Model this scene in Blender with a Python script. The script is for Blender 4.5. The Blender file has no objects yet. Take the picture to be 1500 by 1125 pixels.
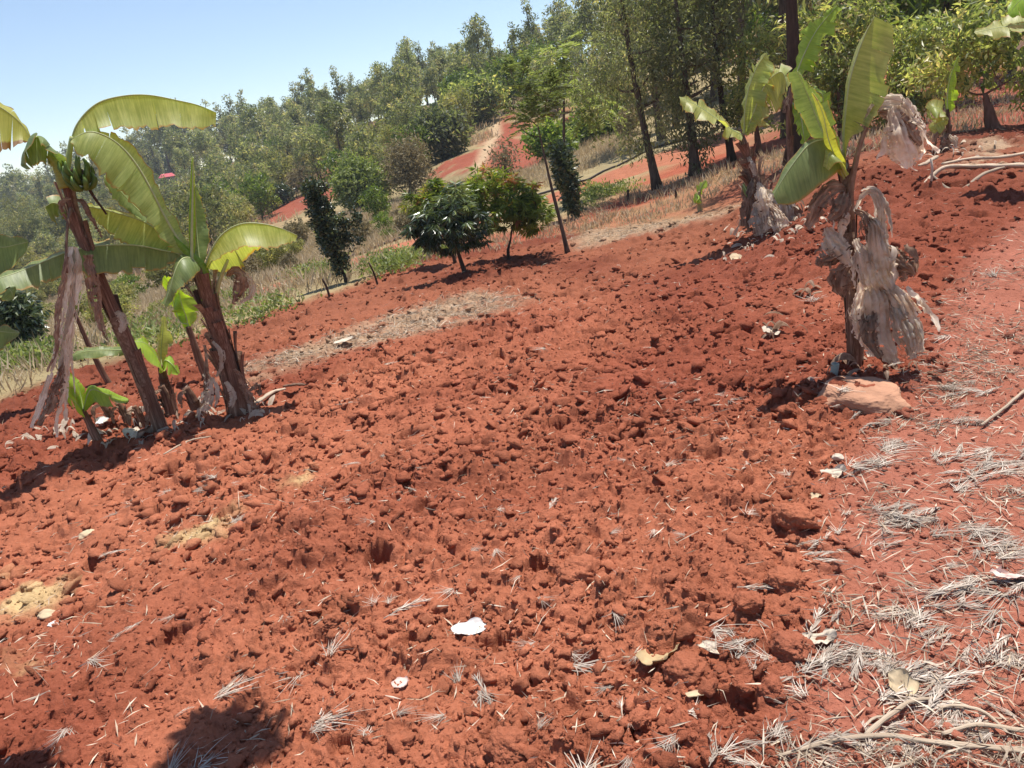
import bpy, math, random
import numpy as np

random.seed(7)
RNG = np.random.default_rng(7)
scene = bpy.context.scene
COL = scene.collection

# ------------------------------------------------------------------ camera
CAM_H = 1.6
PITCH, ROLL, FPX = math.radians(19.0), math.radians(9.0), 1127.0
_R0 = np.array([1.0, 0, 0]); _U0 = np.array([0, math.sin(PITCH), math.cos(PITCH)])
FW = np.array([0, math.cos(PITCH), -math.sin(PITCH)])
CR = math.cos(ROLL) * _R0 - math.sin(ROLL) * _U0
CU = math.sin(ROLL) * _R0 + math.cos(ROLL) * _U0
CAM = np.array([0.0, 0.0, CAM_H])


def ray(px, py):
    return (px - 750.0) / FPX * CR - (py - 562.5) / FPX * CU + FW


def W(px, py, d):
    """world point seen in direction (px, py) at horizontal distance d"""
    r = ray(px, py)
    return CAM + r * (d / math.hypot(r[0], r[1]))


cam_data = bpy.data.cameras.new("camera")
cam = bpy.data.objects.new("camera", cam_data)
COL.objects.link(cam)
from mathutils import Matrix, Vector
M3 = Matrix(((CR[0], CU[0], -FW[0]), (CR[1], CU[1], -FW[1]), (CR[2], CU[2], -FW[2])))
cam.matrix_world = Matrix.Translation(Vector(CAM)) @ M3.to_4x4()
cam_data.sensor_fit = 'HORIZONTAL'
cam_data.sensor_width = 36.0
cam_data.lens = 36.0 * FPX / 1500.0
cam_data.clip_start = 0.05
cam_data.clip_end = 3000
scene.camera = cam

# ------------------------------------------------------------------ noise (numpy)
def _hash(ix, iy, iz, seed):
    h = (ix.astype(np.int64) * 374761393 + iy.astype(np.int64) * 668265263 + iz.astype(np.int64) * 2147483647 + seed * 1274126177) & 0xFFFFFFFF
    h = ((h ^ (h >> 13)) * 1274126177) & 0xFFFFFFFF
    h = ((h ^ (h >> 16)) * 2246822519) & 0xFFFFFFFF
    return ((h ^ (h >> 15)) & 0xFFFFFF) / float(0xFFFFFF)


def vnoise2(x, y, s, seed):
    x = x / s; y = y / s
    ix = np.floor(x); iy = np.floor(y)
    fx = x - ix; fy = y - iy
    fx = fx * fx * (3 - 2 * fx); fy = fy * fy * (3 - 2 * fy)
    z = np.zeros_like(ix)
    a = _hash(ix, iy, z, seed); b = _hash(ix + 1, iy, z, seed)
    c = _hash(ix, iy + 1, z, seed); d = _hash(ix + 1, iy + 1, z, seed)
    return (a * (1 - fx) + b * fx) * (1 - fy) + (c * (1 - fx) + d * fx) * fy


def vnoise3(p, s, seed):
    q = p / s
    i = np.floor(q); f = q - i; f = f * f * (3 - 2 * f)
    out = 0
    for dx in (0, 1):
        for dy in (0, 1):
            for dz in (0, 1):
                w = (f[:, 0] if dx else 1 - f[:, 0]) * (f[:, 1] if dy else 1 - f[:, 1]) * (f[:, 2] if dz else 1 - f[:, 2])
                out = out + w * _hash(i[:, 0] + dx, i[:, 1] + dy, i[:, 2] + dz, seed)
    return out


def fbm2(x, y, s, seed, n=4):
    v = 0; a = 1; t = 0
    for k in range(n):
        v = v + a * vnoise2(x, y, s, seed + k); t += a; a *= .5; s *= .5
    return v / t


def domes(x, y, cell, seed, rmin, rmax, prob, squash=.7):
    """clods: heights (in units of cell) of irregular lumps, one at most per cell"""
    cx = np.floor(x / cell); cy = np.floor(y / cell)
    z0 = np.zeros_like(cx)
    out = np.zeros_like(x)
    for dx in (-1, 0, 1):
        for dy in (-1, 0, 1):
            gx = cx + dx; gy = cy + dy
            px = (gx + _hash(gx, gy, z0, seed)) * cell
            py = (gy + _hash(gx, gy, z0, seed + 1)) * cell
            r = (rmin + (rmax - rmin) * _hash(gx, gy, z0, seed + 2)) * cell
            on = _hash(gx, gy, z0, seed + 3) < prob
            an = _hash(gx, gy, z0, seed + 4) * 6.283
            ex = 1 + .5 * _hash(gx, gy, z0, seed + 5)
            u = (x - px) * np.cos(an) + (y - py) * np.sin(an)
            v = (-(x - px) * np.sin(an) + (y - py) * np.cos(an)) * ex
            q = 1 - (u * u + v * v) / (r * r)
            tilt = (u * (_hash(gx, gy, z0, seed + 6) - .5)) * .9
            h = np.where(on & (q > 0), np.sqrt(np.maximum(q, 0)) * r * squash + np.where(q > 0, tilt * q, 0), 0)
            out = np.maximum(out, h)
    return out


def smooth(a, b, v):
    t = np.clip((v - a) / (b - a), 0, 1)
    return t * t * (3 - 2 * t)


# ------------------------------------------------------------------ terrain
CTRL = []
def cp(px, py, d, dz=0.0):
    p = W(px, py, d); CTRL.append((p[0], p[1], p[2] + dz))
def ca(az, d, tan):
    a = math.radians(az); CTRL.append((d * math.sin(a), d * math.cos(a), CAM_H + tan * d))

for az in (-80, -55, -35, -15, 0, 15, 35, 55, 80):
    for d in (.6, 1.5, 3.0, 5.5):
        x = d * math.sin(math.radians(az)); y = d * math.cos(math.radians(az))
        CTRL.append((x, y, .05 * x - .02 * y))
# far edge of the field and the verge
for p in ((0, 585, 9.0), (250, 500, 10.5), (480, 427, 12.0), (682, 401, 10.5), (830, 366, 11.5), (1000, 330, 11.0), (1120, 335, 9.2), (1255, 290, 8.5),
          (1430, 262, 8.6), (1500, 185, 14), (1455, 187, 13.5), (962, 277, 17), (1020, 257, 17), (1165, 232, 13.5), (1390, 220, 11.5), (1300, 205, 13.5)):
    cp(*p)
# the pipe along the track, the track, the grass slope
for p in ((245, 470, 16), (380, 420, 17), (600, 347, 19.5), (770, 292, 22), (940, 230, 26), (1060, 195, 28)):
    cp(*p)
# slope beyond: red patches and grass
for p in ((100, 480, 17), (20, 500, 18), (400, 322, 50), (440, 300, 55), (540, 300, 40), (600, 290, 38), (700, 245, 38), (735, 175, 62), (720, 215, 48), (830, 190, 50), (700, 160, 75),
          (1300, 110, 30), (1440, 90, 34), (1200, 140, 28)):
    cp(*p)
# ridge ground
ca(-45, 190, -.05); ca(-36, 200, -.055); ca(-30, 200, -.045); ca(-24, 190, -.030); ca(-20, 180, -.012); ca(-15, 160, .000); ca(-10, 140, .012); ca(-5, 125, .022); ca(0, 112, .030); ca(4, 105, .036)
ca(9, 90, .045); ca(14, 80, .055); ca(20, 75, .065); ca(28, 70, .07); ca(36, 70, .07); ca(50, 80, .07); ca(75, 90, .06)
ca(-60, 150, -.06); ca(-80, 150, -.07); ca(-20, 90, -.062); ca(-28, 80, -.085); ca(-36, 60, -.12); ca(-60, 40, -.1); ca(-80, 40, -.08); ca(60, 30, 0.02); ca(80, 30, .02)
for az in (-80, -50, -25, 0, 25, 50, 80):
    ca(az, 450, -.05)
CT = np.array(CTRL)


def _uv(x, y):
    d = np.hypot(x, y)
    return np.stack([np.arctan2(x, np.maximum(y, -1e9)) / math.radians(18), np.log(np.maximum(d, .3)) * 1.25], -1)


def _tps(r2):
    return np.where(r2 > 1e-12, .5 * r2 * np.log(np.maximum(r2, 1e-12)), 0)


_cu = _uv(CT[:, 0], CT[:, 1])
_n = len(CT)
_K = _tps(((_cu[:, None] - _cu[None]) ** 2).sum(-1)) + np.eye(_n) * .012
_Pm = np.hstack([np.ones((_n, 1)), _cu])
_A = np.block([[_K, _Pm], [_Pm.T, np.zeros((3, 3))]])
_sol = np.linalg.solve(_A, np.concatenate([CT[:, 2], np.zeros(3)]))


def base_z(x, y):
    x = np.atleast_1d(np.asarray(x, float)); y = np.atleast_1d(np.asarray(y, float))
    out = np.empty(x.shape)
    xf = x.ravel(); yf = y.ravel(); of = out.ravel()
    for k in range(0, len(xf), 60000):
        uv = _uv(xf[k:k + 60000], yf[k:k + 60000])
        r2 = ((uv[:, None] - _cu[None]) ** 2).sum(-1)
        of[k:k + 60000] = _tps(r2) @ _sol[:_n] + _sol[_n] + uv @ _sol[_n + 1:]
    # behind the photographer the field simply goes on level
    w = smooth(.3, -.6, yf / np.maximum(np.hypot(xf, yf), .01))
    dd = np.hypot(xf, yf)
    w2 = smooth(1.2, .5, dd)
    pl = .05 * np.clip(xf, -12, 12) - .02 * np.clip(yf, -12, 12)
    w = np.maximum(w, w2)
    return (of * (1 - w) + pl * w).reshape(x.shape)


_T = np.exp(np.linspace(math.log(.9), math.log(330), 700))
def hit(px, py):
    """where the sight line through (px, py) meets the ground: (x, y, z, d)"""
    r = ray(px, py); h = math.hypot(r[0], r[1])
    xs = r[0] / h * _T; ys = r[1] / h * _T; zs = CAM_H + r[2] / h * _T
    g = base_z(xs, ys)
    below = np.nonzero(zs < g)[0]
    if len(below) == 0:
        return None
    i = max(1, below[0]); a = zs[i - 1] - g[i - 1]; b = g[i] - zs[i]
    d = _T[i - 1] + (_T[i] - _T[i - 1]) * a / max(a + b, 1e-9)
    x = r[0] / h * d; y = r[1] / h * d
    return np.array([x, y, float(base_z(x, y)[0]), d])


def poly_world(pts):
    out = []
    for p in pts:
        h = hit(*p); k = 0
        while h is None and k < 60:          # just over the skyline: take the crest below it
            k += 1; h = hit(p[0], p[1] + 3 * k)
        out.append(h[:2])
    return np.array(out)


def inpoly(x, y, poly, soft=0.0):
    """signed soft mask of a world polygon (1 inside)"""
    x = np.asarray(x); y = np.asarray(y)
    inside = np.zeros(x.shape, bool)
    dist = np.full(x.shape, 1e9)
    n = len(poly)
    for i in range(n):
        ax, ay = poly[i]; bx, by = poly[(i + 1) % n]
        c = ((ay > y) != (by > y)) & (x < (bx - ax) * (y - ay) / ((by - ay) if by != ay else 1e-9) + ax)
        inside ^= c
        if soft > 0:
            vx, vy = bx - ax, by - ay
            t = np.clip(((x - ax) * vx + (y - ay) * vy) / max(vx * vx + vy * vy, 1e-9), 0, 1)
            dist = np.minimum(dist, np.hypot(x - ax - t * vx, y - ay - t * vy))
    if soft <= 0:
        return inside.astype(float)
    s = np.where(inside, dist, -dist)
    return smooth(-soft, soft, s)


PATHP = poly_world([(1500, 1125), (1400, 1125), (1180, 1122), (1190, 1000), (1215, 900), (1235, 800), (1225, 720), (1255, 655), (1330, 600), (1365, 540), (1385, 450), (1420, 380), (1500, 320)])
PATHP = np.vstack([PATHP, [[9, 6.0], [9, -4], [1.0, -4]]])
FIELDP = poly_world([(0, 585), (120, 545), (250, 500), (380, 462), (480, 428), (600, 385), (700, 362), (800, 345), (900, 335), (1000, 322), (1100, 300), (1250, 235), (1330, 215), (1420, 200), (1500, 183)])
FIELDP = np.vstack([[[-30, -14], [-14, 2.5]], FIELDP, [[14, 12], [22, 4], [22, -14]]])
STRAW1 = poly_world([(330, 560), (400, 520), (520, 480), (640, 445), (720, 430), (770, 445), (690, 475), (560, 500), (450, 530), (380, 560)])
STRAW2 = poly_world([(830, 345), (900, 330), (1000, 308), (1085, 280), (1100, 300), (1030, 325), (930, 345), (850, 362)])
STRAW3 = poly_world([(1370, 255), (1430, 205), (1500, 200), (1500, 240)])
PALE = [poly_world(q) for q in (
    [(240, 770), (270, 745), (320, 742), (352, 752), (330, 785), (270, 800)],
    [(0, 840), (60, 835), (100, 855), (80, 880), (20, 900), (0, 905)],
    [(20, 950), (60, 930), (115, 940), (110, 965), (50, 975)],
    [(420, 690), (450, 682), (455, 700), (430, 708)])]
REDP = [poly_world(q) for q in (
    [(725, 178), (745, 168), (765, 195), (800, 225), (790, 245), (700, 252), (640, 252), (660, 238), (705, 225)],
    [(382, 318), (400, 304), (440, 282), (500, 270), (505, 282), (455, 300), (400, 325)],
    [(800, 190), (840, 165), (880, 160), (870, 180), (820, 195)],
    [(470, 262), (476, 236), (490, 238), (487, 262)],
    [(1180, 150), (1260, 110), (1340, 92), (1480, 92), (1500, 120), (1500, 180), (1300, 200), (1210, 205)])]
TRACKP = poly_world([(724, 174), (733, 170), (734, 190), (722, 222), (704, 252), (688, 256), (704, 226), (714, 200)])
ROADP = poly_world([(250, 472), (380, 424), (600, 351), (770, 296), (850, 266), (940, 236), (1060, 198), (1110, 190), (1100, 205), (1060, 225), (950, 252), (860, 282), (780, 306), (700, 330), (600, 362), (480, 400), (380, 434)])
DIRTP = poly_world([(560, 380), (700, 345), (830, 320), (940, 262), (1060, 215), (1260, 170), (1300, 230), (1100, 300), (960, 325), (830, 350), (690, 372), (600, 390)])


def field_mask(x, y):
    return inpoly(x, y, FIELDP, .35)


def path_mask(x, y):
    j = (fbm2(x, y, .25, 91, 2) - .5) * .16
    return inpoly(x + j, y + j * .7, PATHP, .16)


def detail(x, y):
    """soil relief on top of the smooth terrain"""
    x = np.atleast_1d(np.asarray(x, float)); y = np.atleast_1d(np.asarray(y, float))
    d = np.hypot(x, y)
    h = np.zeros_like(x)
    m = (d < 40)
    X = x[m]; Y = y[m]
    f = field_mask(X, Y); p = path_mask(X, Y); til = f * (1 - p)
    # broken outlines
    wx = X + (vnoise2(X, Y, .035, 11) - .5) * .03 + (vnoise2(X, Y, .11, 12) - .5) * .07
    wy = Y + (vnoise2(X, Y, .035, 13) - .5) * .03 + (vnoise2(X, Y, .11, 14) - .5) * .07
    rough = smooth(.32, .62, fbm2(X, Y, .9, 21, 3))            # where the soil is lumpier
    rough = .6 + .5 * rough
    big = domes(wx, wy, .34, 31, .2, .46, .5, .62)
    mid = np.maximum(domes(wx, wy, .15, 41, .22, .5, .72, .8), domes(wy, wx, .10, 45, .25, .5, .6, .8))
    sml = domes(wx, wy, .07, 51, .24, .52, .68, .8)
    tin = domes(wx, wy, .034, 61, .25, .5, .6, .85)
    und = (fbm2(X, Y, 1.1, 71, 3) - .5) * .16 + (fbm2(X, Y, .3, 75, 3) - .5) * .07
    lum = big * .5 + mid * .6 + sml * .75 + tin * .8
    # pits left by the hoe: short, deep, steep-sided
    pit = domes(wx * 1.0, wy * 1.0, .38, 81, .09, .215, .6, 1.0)
    pit2 = domes(wx, wy, .21, 86, .12, .25, .38, 1.0)
    pits = smooth(0, .04, pit) * (.05 + pit * 1.45) + smooth(0, .025, pit2) * (.015 + pit2 * .7)
    tur = np.abs(vnoise2(wx, wy, .055, 96) - .5) + .6 * np.abs(vnoise2(wx, wy, .026, 97) - .5) + .45 * np.abs(vnoise2(X, Y, .013, 98) - .5)
    fine = (vnoise2(X, Y, .012, 95) - .5) * .004 + (tur - .45) * .026 * (.45 + .6 * til * rough)
    hh = til * (und + lum * rough - pits * (.45 + .55 * rough) * (.5 + .5 * smooth(2.4, 5.0, np.hypot(X, Y)))) + fine
    hh += (1 - til) * (p * ((fbm2(X, Y, .5, 73, 3) - .5) * .05 + sml * .06 + tin * .22 * smooth(.5, .7, fbm2(X, Y, .4, 77, 2))) + (1 - p) * ((fbm2(X, Y, .8, 74, 3) - .5) * .12 + sml * .3))
    h[m] = hh * smooth(40, 22, d[m]) - .012 * til
    far = (fbm2(x, y, 6.0, 78, 3) - .5) * .9
    h += far * smooth(14, 40, d)
    return h


def ground(x, y):
    return base_z(x, y) + detail(x, y)


def gpt(px, py, sink=0.0):
    """a point standing on the real ground at the place seen at (px, py)"""
    h = hit(px, py)
    if h is None:
        raise ValueError("no ground at (%s, %s)" % (px, py))
    z = float(ground(h[0], h[1])[0])
    return np.array([h[0], h[1], z - sink]), h[3]


# ------------------------------------------------------------------ object helpers
def link(o, parent=None):
    COL.objects.link(o)
    if parent is not None:
        o.parent = parent
    return o


def tag(o, label=None, cat=None, group=None, kind=None):
    if label: o['label'] = label
    if cat: o['category'] = cat
    if group: o['group'] = group
    if kind: o['kind'] = kind
    return o


def empty(name, loc, label, cat, group=None, rotz=0.0, scale=1.0):
    o = bpy.data.objects.new(name, None)
    o.empty_display_size = .1
    o.location = loc; o.rotation_euler = (0, 0, rotz); o.scale = (scale,) * 3
    link(o); tag(o, label, cat, group)
    return o


def mesh_np(name, verts, quads=None, tris=None, mat=None, smooth_=True, tint=None, uv=None):
    verts = np.asarray(verts, np.float32)
    me = bpy.data.meshes.new(name)
    loops = []; starts = []; tot = []
    pos = 0
    if quads is not None and len(quads):
        q = np.asarray(quads, np.int32); loops.append(q.ravel()); starts.append(np.arange(len(q)) * 4); tot.append(np.full(len(q), 4)); pos = len(q) * 4
    if tris is not None and len(tris):
        t = np.asarray(tris, np.int32); loops.append(t.ravel()); starts.append(pos + np.arange(len(t)) * 3); tot.append(np.full(len(t), 3))
    loops = np.concatenate(loops).astype(np.int32); starts = np.concatenate(starts).astype(np.int32); tot = np.concatenate(tot).astype(np.int32)
    me.vertices.add(len(verts)); me.vertices.foreach_set("co", verts.ravel())
    me.loops.add(len(loops)); me.loops.foreach_set("vertex_index", loops)
    me.polygons.add(len(starts)); me.polygons.foreach_set("loop_start", starts); me.polygons.foreach_set("loop_total", tot)
    me.polygons.foreach_set("use_smooth", np.full(len(starts), smooth_))
    me.update(calc_edges=True)
    if tint is not None:
        tint = np.asarray(tint, np.float32)
        if tint.ndim == 1:
            a = me.attributes.new("tint", 'FLOAT', 'POINT'); a.data.foreach_set("value", tint)
        else:
            if tint.shape[1] == 3:
                tint = np.hstack([tint, np.ones((len(tint), 1), np.float32)])
            a = me.attributes.new("soil", 'FLOAT_COLOR', 'POINT'); a.data.foreach_set("color", tint.astype(np.float32).ravel())
    if uv is not None:
        l = me.uv_layers.new(name="UVMap")
        l.data.foreach_set("uv", np.asarray(uv, np.float32)[loops].ravel())
    if mat is not None:
        me.materials.append(mat)
    me.validate()
    return me


def obj(name, me, parent=None):
    return link(bpy.data.objects.new(name, me), parent)


def catmull(pts, n):
    p = np.asarray(pts, float)
    if len(p) == 2:
        t = np.linspace(0, 1, n)[:, None]
        return p[0] * (1 - t) + p[1] * t
    q = np.vstack([2 * p[0] - p[1], p, 2 * p[-1] - p[-2]])
    out = []
    for i in range(len(p) - 1):
        t = np.linspace(0, 1, 16, endpoint=False)[:, None]
        a, b, c, d = q[i], q[i + 1], q[i + 2], q[i + 3]
        out.append(.5 * ((2 * b) + (-a + c) * t + (2 * a - 5 * b + 4 * c - d) * t ** 2 + (-a + 3 * b - 3 * c + d) * t ** 3))
    out.append(p[-1:])
    c = np.vstack(out)
    s = np.concatenate([[0], np.cumsum(np.linalg.norm(np.diff(c, axis=0), axis=1))])
    u = np.linspace(0, s[-1], n)
    return np.stack([np.interp(u, s, c[:, k]) for k in range(3)], -1)


def norm(v):
    return v / np.maximum(np.linalg.norm(v, axis=-1, keepdims=True), 1e-9)


def frames(path):
    t = norm(np.gradient(path, axis=0))
    ref = np.array([0, 0, 1.0]) if abs(t[0][2]) < .9 else np.array([1.0, 0, 0])
    n = norm(np.cross(t[0], ref)); ns = []
    for k in range(len(path)):
        n = n - t[k] * np.dot(n, t[k]); n = n / max(np.linalg.norm(n), 1e-9); ns.append(n)
    ns = np.array(ns)
    return t, ns, np.cross(t, ns)


class MB:
    """collects tubes and patches into one mesh"""
    def __init__(s):
        s.v = []; s.q = []; s.t = []; s.uv = []; s.ti = []; s.n = 0
    def add(s, v, q=None, t=None, uv=None, tint=None):
        v = np.asarray(v, float)
        s.v.append(v)
        if q is not None and len(q): s.q.append(np.asarray(q) + s.n)
        if t is not None and len(t): s.t.append(np.asarray(t) + s.n)
        s.uv.append(np.zeros((len(v), 2)) if uv is None else np.asarray(uv))
        s.ti.append(np.full(len(v), .5) if tint is None else np.broadcast_to(np.asarray(tint, float), (len(v),)))
        s.n += len(v)
    def tube(s, path, radii, sides=7, cap=True, rough=0.0, seed=0, flat=1.0, tint=None):
        path = np.asarray(path, float); n = len(path)
        radii = np.broadcast_to(np.asarray(radii, float), (n,))
        t, a, b = frames(path)
        th = np.linspace(0, 2 * math.pi, sides, endpoint=False)
        ring = (np.cos(th)[None, :, None] * a[:, None] + np.sin(th)[None, :, None] * b[:, None] * flat)
        r = radii[:, None] * np.ones((1, sides))
        if rough:
            k = np.stack([np.broadcast_to(np.cos(th) * 1.3, (n, sides)), np.broadcast_to(np.sin(th) * 1.3, (n, sides)), np.broadcast_to(np.linspace(0, n * .25, n)[:, None], (n, sides))], -1).reshape(-1, 3)
            r = r * (1 + rough * (vnoise3(k, .55, seed + 3).reshape(n, sides) - .5) * 2)
        v = (path[:, None] + ring * r[..., None]).reshape(-1, 3)
        q = [(i * sides + j, i * sides + (j + 1) % sides, (i + 1) * sides + (j + 1) % sides, (i + 1) * sides + j) for i in range(n - 1) for j in range(sides)]
        ln = np.concatenate([[0], np.cumsum(np.linalg.norm(np.diff(path, axis=0), axis=1))])
        uv = np.stack([np.broadcast_to(ln[:, None], (n, sides)), np.broadcast_to((th / 6.283)[None], (n, sides))], -1).reshape(-1, 2)
        tr = []
        if cap:
            v = np.vstack([v, path[:1], path[-1:]])
            uv = np.vstack([uv, [[0, 0]], [[ln[-1], 0]]])
            c0 = n * sides; c1 = c0 + 1
            tr = [(c0, (j + 1) % sides, j) for j in range(sides)] + [(c1, (n - 1) * sides + j, (n - 1) * sides + (j + 1) % sides) for j in range(sides)]
        s.add(v, q, tr, uv, tint)
    def mesh(s, name, mat, smooth_=True):
        return mesh_np(name, np.vstack(s.v), np.vstack(s.q) if s.q else None, np.vstack(s.t) if s.t else None, mat, smooth_, np.concatenate(s.ti), np.vstack(s.uv))


# ------------------------------------------------------------------ materials
def newmat(name):
    m = bpy.data.materials.new(name); m.use_nodes = True
    nt = m.node_tree
    for n in list(nt.nodes): nt.nodes.remove(n)
    out = nt.nodes.new('ShaderNodeOutputMaterial')
    return m, nt, out


def N(nt, typ, **kw):
    n = nt.nodes.new(typ)
    for k, v in kw.items():
        if k.startswith('_'):
            setattr(n, k[1:], v)
        else:
            n.inputs[k.replace('__', ' ')].default_value = v
    return n


def ramp(nt, fac, stops):
    r = nt.nodes.new('ShaderNodeValToRGB')
    e = r.color_ramp.elements
    while len(e) < len(stops): e.new(.5)
    for k, (p, c) in enumerate(stops):
        e[k].position = p; e[k].color = (*c, 1)
    nt.links.new(fac, r.inputs['Fac'])
    return r.outputs['Color']


def mix(nt, fac, a, b, mode='MIX'):
    m = nt.nodes.new('ShaderNodeMix'); m.data_type = 'RGBA'; m.blend_type = mode
    for s, v in ((m.inputs[0], fac), (m.inputs[6], a), (m.inputs[7], b)):
        if isinstance(v, (int, float)): s.default_value = v
        elif isinstance(v, tuple): s.default_value = (*v, 1)
        else: nt.links.new(v, s)
    return m.outputs[2]


def leafmat(name, stops, trans=.35, gloss=.45, spec=.35, tcol=1.6):
    """foliage: a colour per leaf from the tint attribute, lit through from behind"""
    m, nt, out = newmat(name)
    at = N(nt, 'ShaderNodeAttribute', _attribute_name='tint')
    oi = nt.nodes.new('ShaderNodeObjectInfo')       # every plant a little different in tone
    mr = N(nt, 'ShaderNodeMapRange'); nt.links.new(oi.outputs['Random'], mr.inputs['Value']); mr.inputs['To Min'].default_value = .74; mr.inputs['To Max'].default_value = 1.2
    hs = N(nt, 'ShaderNodeHueSaturation'); nt.links.new(ramp(nt, at.outputs['Fac'], stops), hs.inputs['Color']); nt.links.new(mr.outputs[0], hs.inputs['Value'])
    col = hs.outputs['Color']
    p = N(nt, 'ShaderNodeBsdfPrincipled', Roughness=gloss)
    p.inputs['Specular IOR Level'].default_value = spec
    nt.links.new(col, p.inputs['Base Color'])
    tr = nt.nodes.new('ShaderNodeBsdfTranslucent')
    c2 = mix(nt, 1.0, col, (tcol, tcol * 1.05, tcol * .5) if not isinstance(tcol, tuple) else tcol, 'MULTIPLY')
    nt.links.new(c2, tr.inputs['Color'])
    mx = N(nt, 'ShaderNodeMixShader', Fac=trans)
    nt.links.new(p.outputs[0], mx.inputs[1]); nt.links.new(tr.outputs[0], mx.inputs[2])
    nt.links.new(mx.outputs[0], out.inputs['Surface'])
    return m


def barkmat(name, c1, c2, scale=18.0, stretch=.18, bump=.5):
    m, nt, out = newmat(name)
    tc = nt.nodes.new('ShaderNodeTexCoord')
    mp = N(nt, 'ShaderNodeMapping', Scale=(scale, scale, scale * stretch))
    nt.links.new(tc.outputs['Object'], mp.inputs['Vector'])
    nz = N(nt, 'ShaderNodeTexNoise', Scale=1.0, Detail=6.0, Roughness=.65)
    nt.links.new(mp.outputs[0], nz.inputs['Vector'])
    col = ramp(nt, nz.outputs['Fac'], [(.3, c1), (.7, c2)])
    p = N(nt, 'ShaderNodeBsdfPrincipled', Roughness=.9)
    p.inputs['Specular IOR Level'].default_value = .2
    nt.links.new(col, p.inputs['Base Color'])
    b = N(nt, 'ShaderNodeBump', Strength=bump, Distance=.02)
    nt.links.new(nz.outputs['Fac'], b.inputs['Height']); nt.links.new(b.outputs[0], p.inputs['Normal'])
    nt.links.new(p.outputs[0], out.inputs['Surface'])
    return m


def bananamat(name, c_lo, c_hi, tc, dry=.93, drycol=(.35, .22, .06), trans=.5):
    """banana blade: fine veins running out from the midrib, pale or dry margin"""
    m, nt, out = newmat(name)
    uv = N(nt, 'ShaderNodeUVMap')
    sep = nt.nodes.new('ShaderNodeSeparateXYZ'); nt.links.new(uv.outputs[0], sep.inputs[0])
    mp = N(nt, 'ShaderNodeMapping', Scale=(70, 1.2, 1)); nt.links.new(uv.outputs[0], mp.inputs['Vector'])
    nz = N(nt, 'ShaderNodeTexNoise', Scale=1.0, Detail=3.0, Roughness=.6); nt.links.new(mp.outputs[0], nz.inputs['Vector'])
    mp2 = N(nt, 'ShaderNodeMapping', Scale=(9, 1.6, 1)); nt.links.new(uv.outputs[0], mp2.inputs['Vector'])
    n2 = N(nt, 'ShaderNodeTexNoise', Scale=1.0, Detail=4.0, Roughness=.6); nt.links.new(mp2.outputs[0], n2.inputs['Vector'])
    f = N(nt, 'ShaderNodeMath', _operation='MULTIPLY_ADD'); nt.links.new(n2.outputs['Fac'], f.inputs[0]); f.inputs[1].default_value = .6
    nt.links.new(nz.outputs['Fac'], f.inputs[2])
    col = ramp(nt, f.outputs[0], [(.55, c_lo), (1.05, c_hi)])
    # dry margin
    mp3 = N(nt, 'ShaderNodeMapping', Scale=(26, 3, 1)); nt.links.new(uv.outputs[0], mp3.inputs['Vector'])
    n3 = N(nt, 'ShaderNodeTexNoise', Scale=1.0, Detail=4.0); nt.links.new(mp3.outputs[0], n3.inputs['Vector'])
    e = N(nt, 'ShaderNodeMath', _operation='MULTIPLY_ADD'); nt.links.new(n3.outputs['Fac'], e.inputs[0]); e.inputs[1].default_value = .16
    nt.links.new(sep.outputs['Y'], e.inputs[2])
    mr = N(nt, 'ShaderNodeMapRange'); nt.links.new(e.outputs[0], mr.inputs['Value'])
    mr.inputs['From Min'].default_value = dry + .07; mr.inputs['From Max'].default_value = dry + .13
    col = mix(nt, mr.outputs[0], col, drycol)
    p = N(nt, 'ShaderNodeBsdfPrincipled', Roughness=.46)
    p.inputs['Specular IOR Level'].default_value = .4
    nt.links.new(col, p.inputs['Base Color'])
    bp = N(nt, 'ShaderNodeBump', Strength=.35, Distance=.004); nt.links.new(nz.outputs['Fac'], bp.inputs['Height']); nt.links.new(bp.outputs[0], p.inputs['Normal'])
    tr = nt.nodes.new('ShaderNodeBsdfTranslucent')
    nt.links.new(mix(nt, 1.0, col, tc, 'MULTIPLY'), tr.inputs['Color'])
    mx = N(nt, 'ShaderNodeMixShader', Fac=trans)
    nt.links.new(p.outputs[0], mx.inputs[1]); nt.links.new(tr.outputs[0], mx.inputs[2]); nt.links.new(mx.outputs[0], out.inputs['Surface'])
    return m


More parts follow.
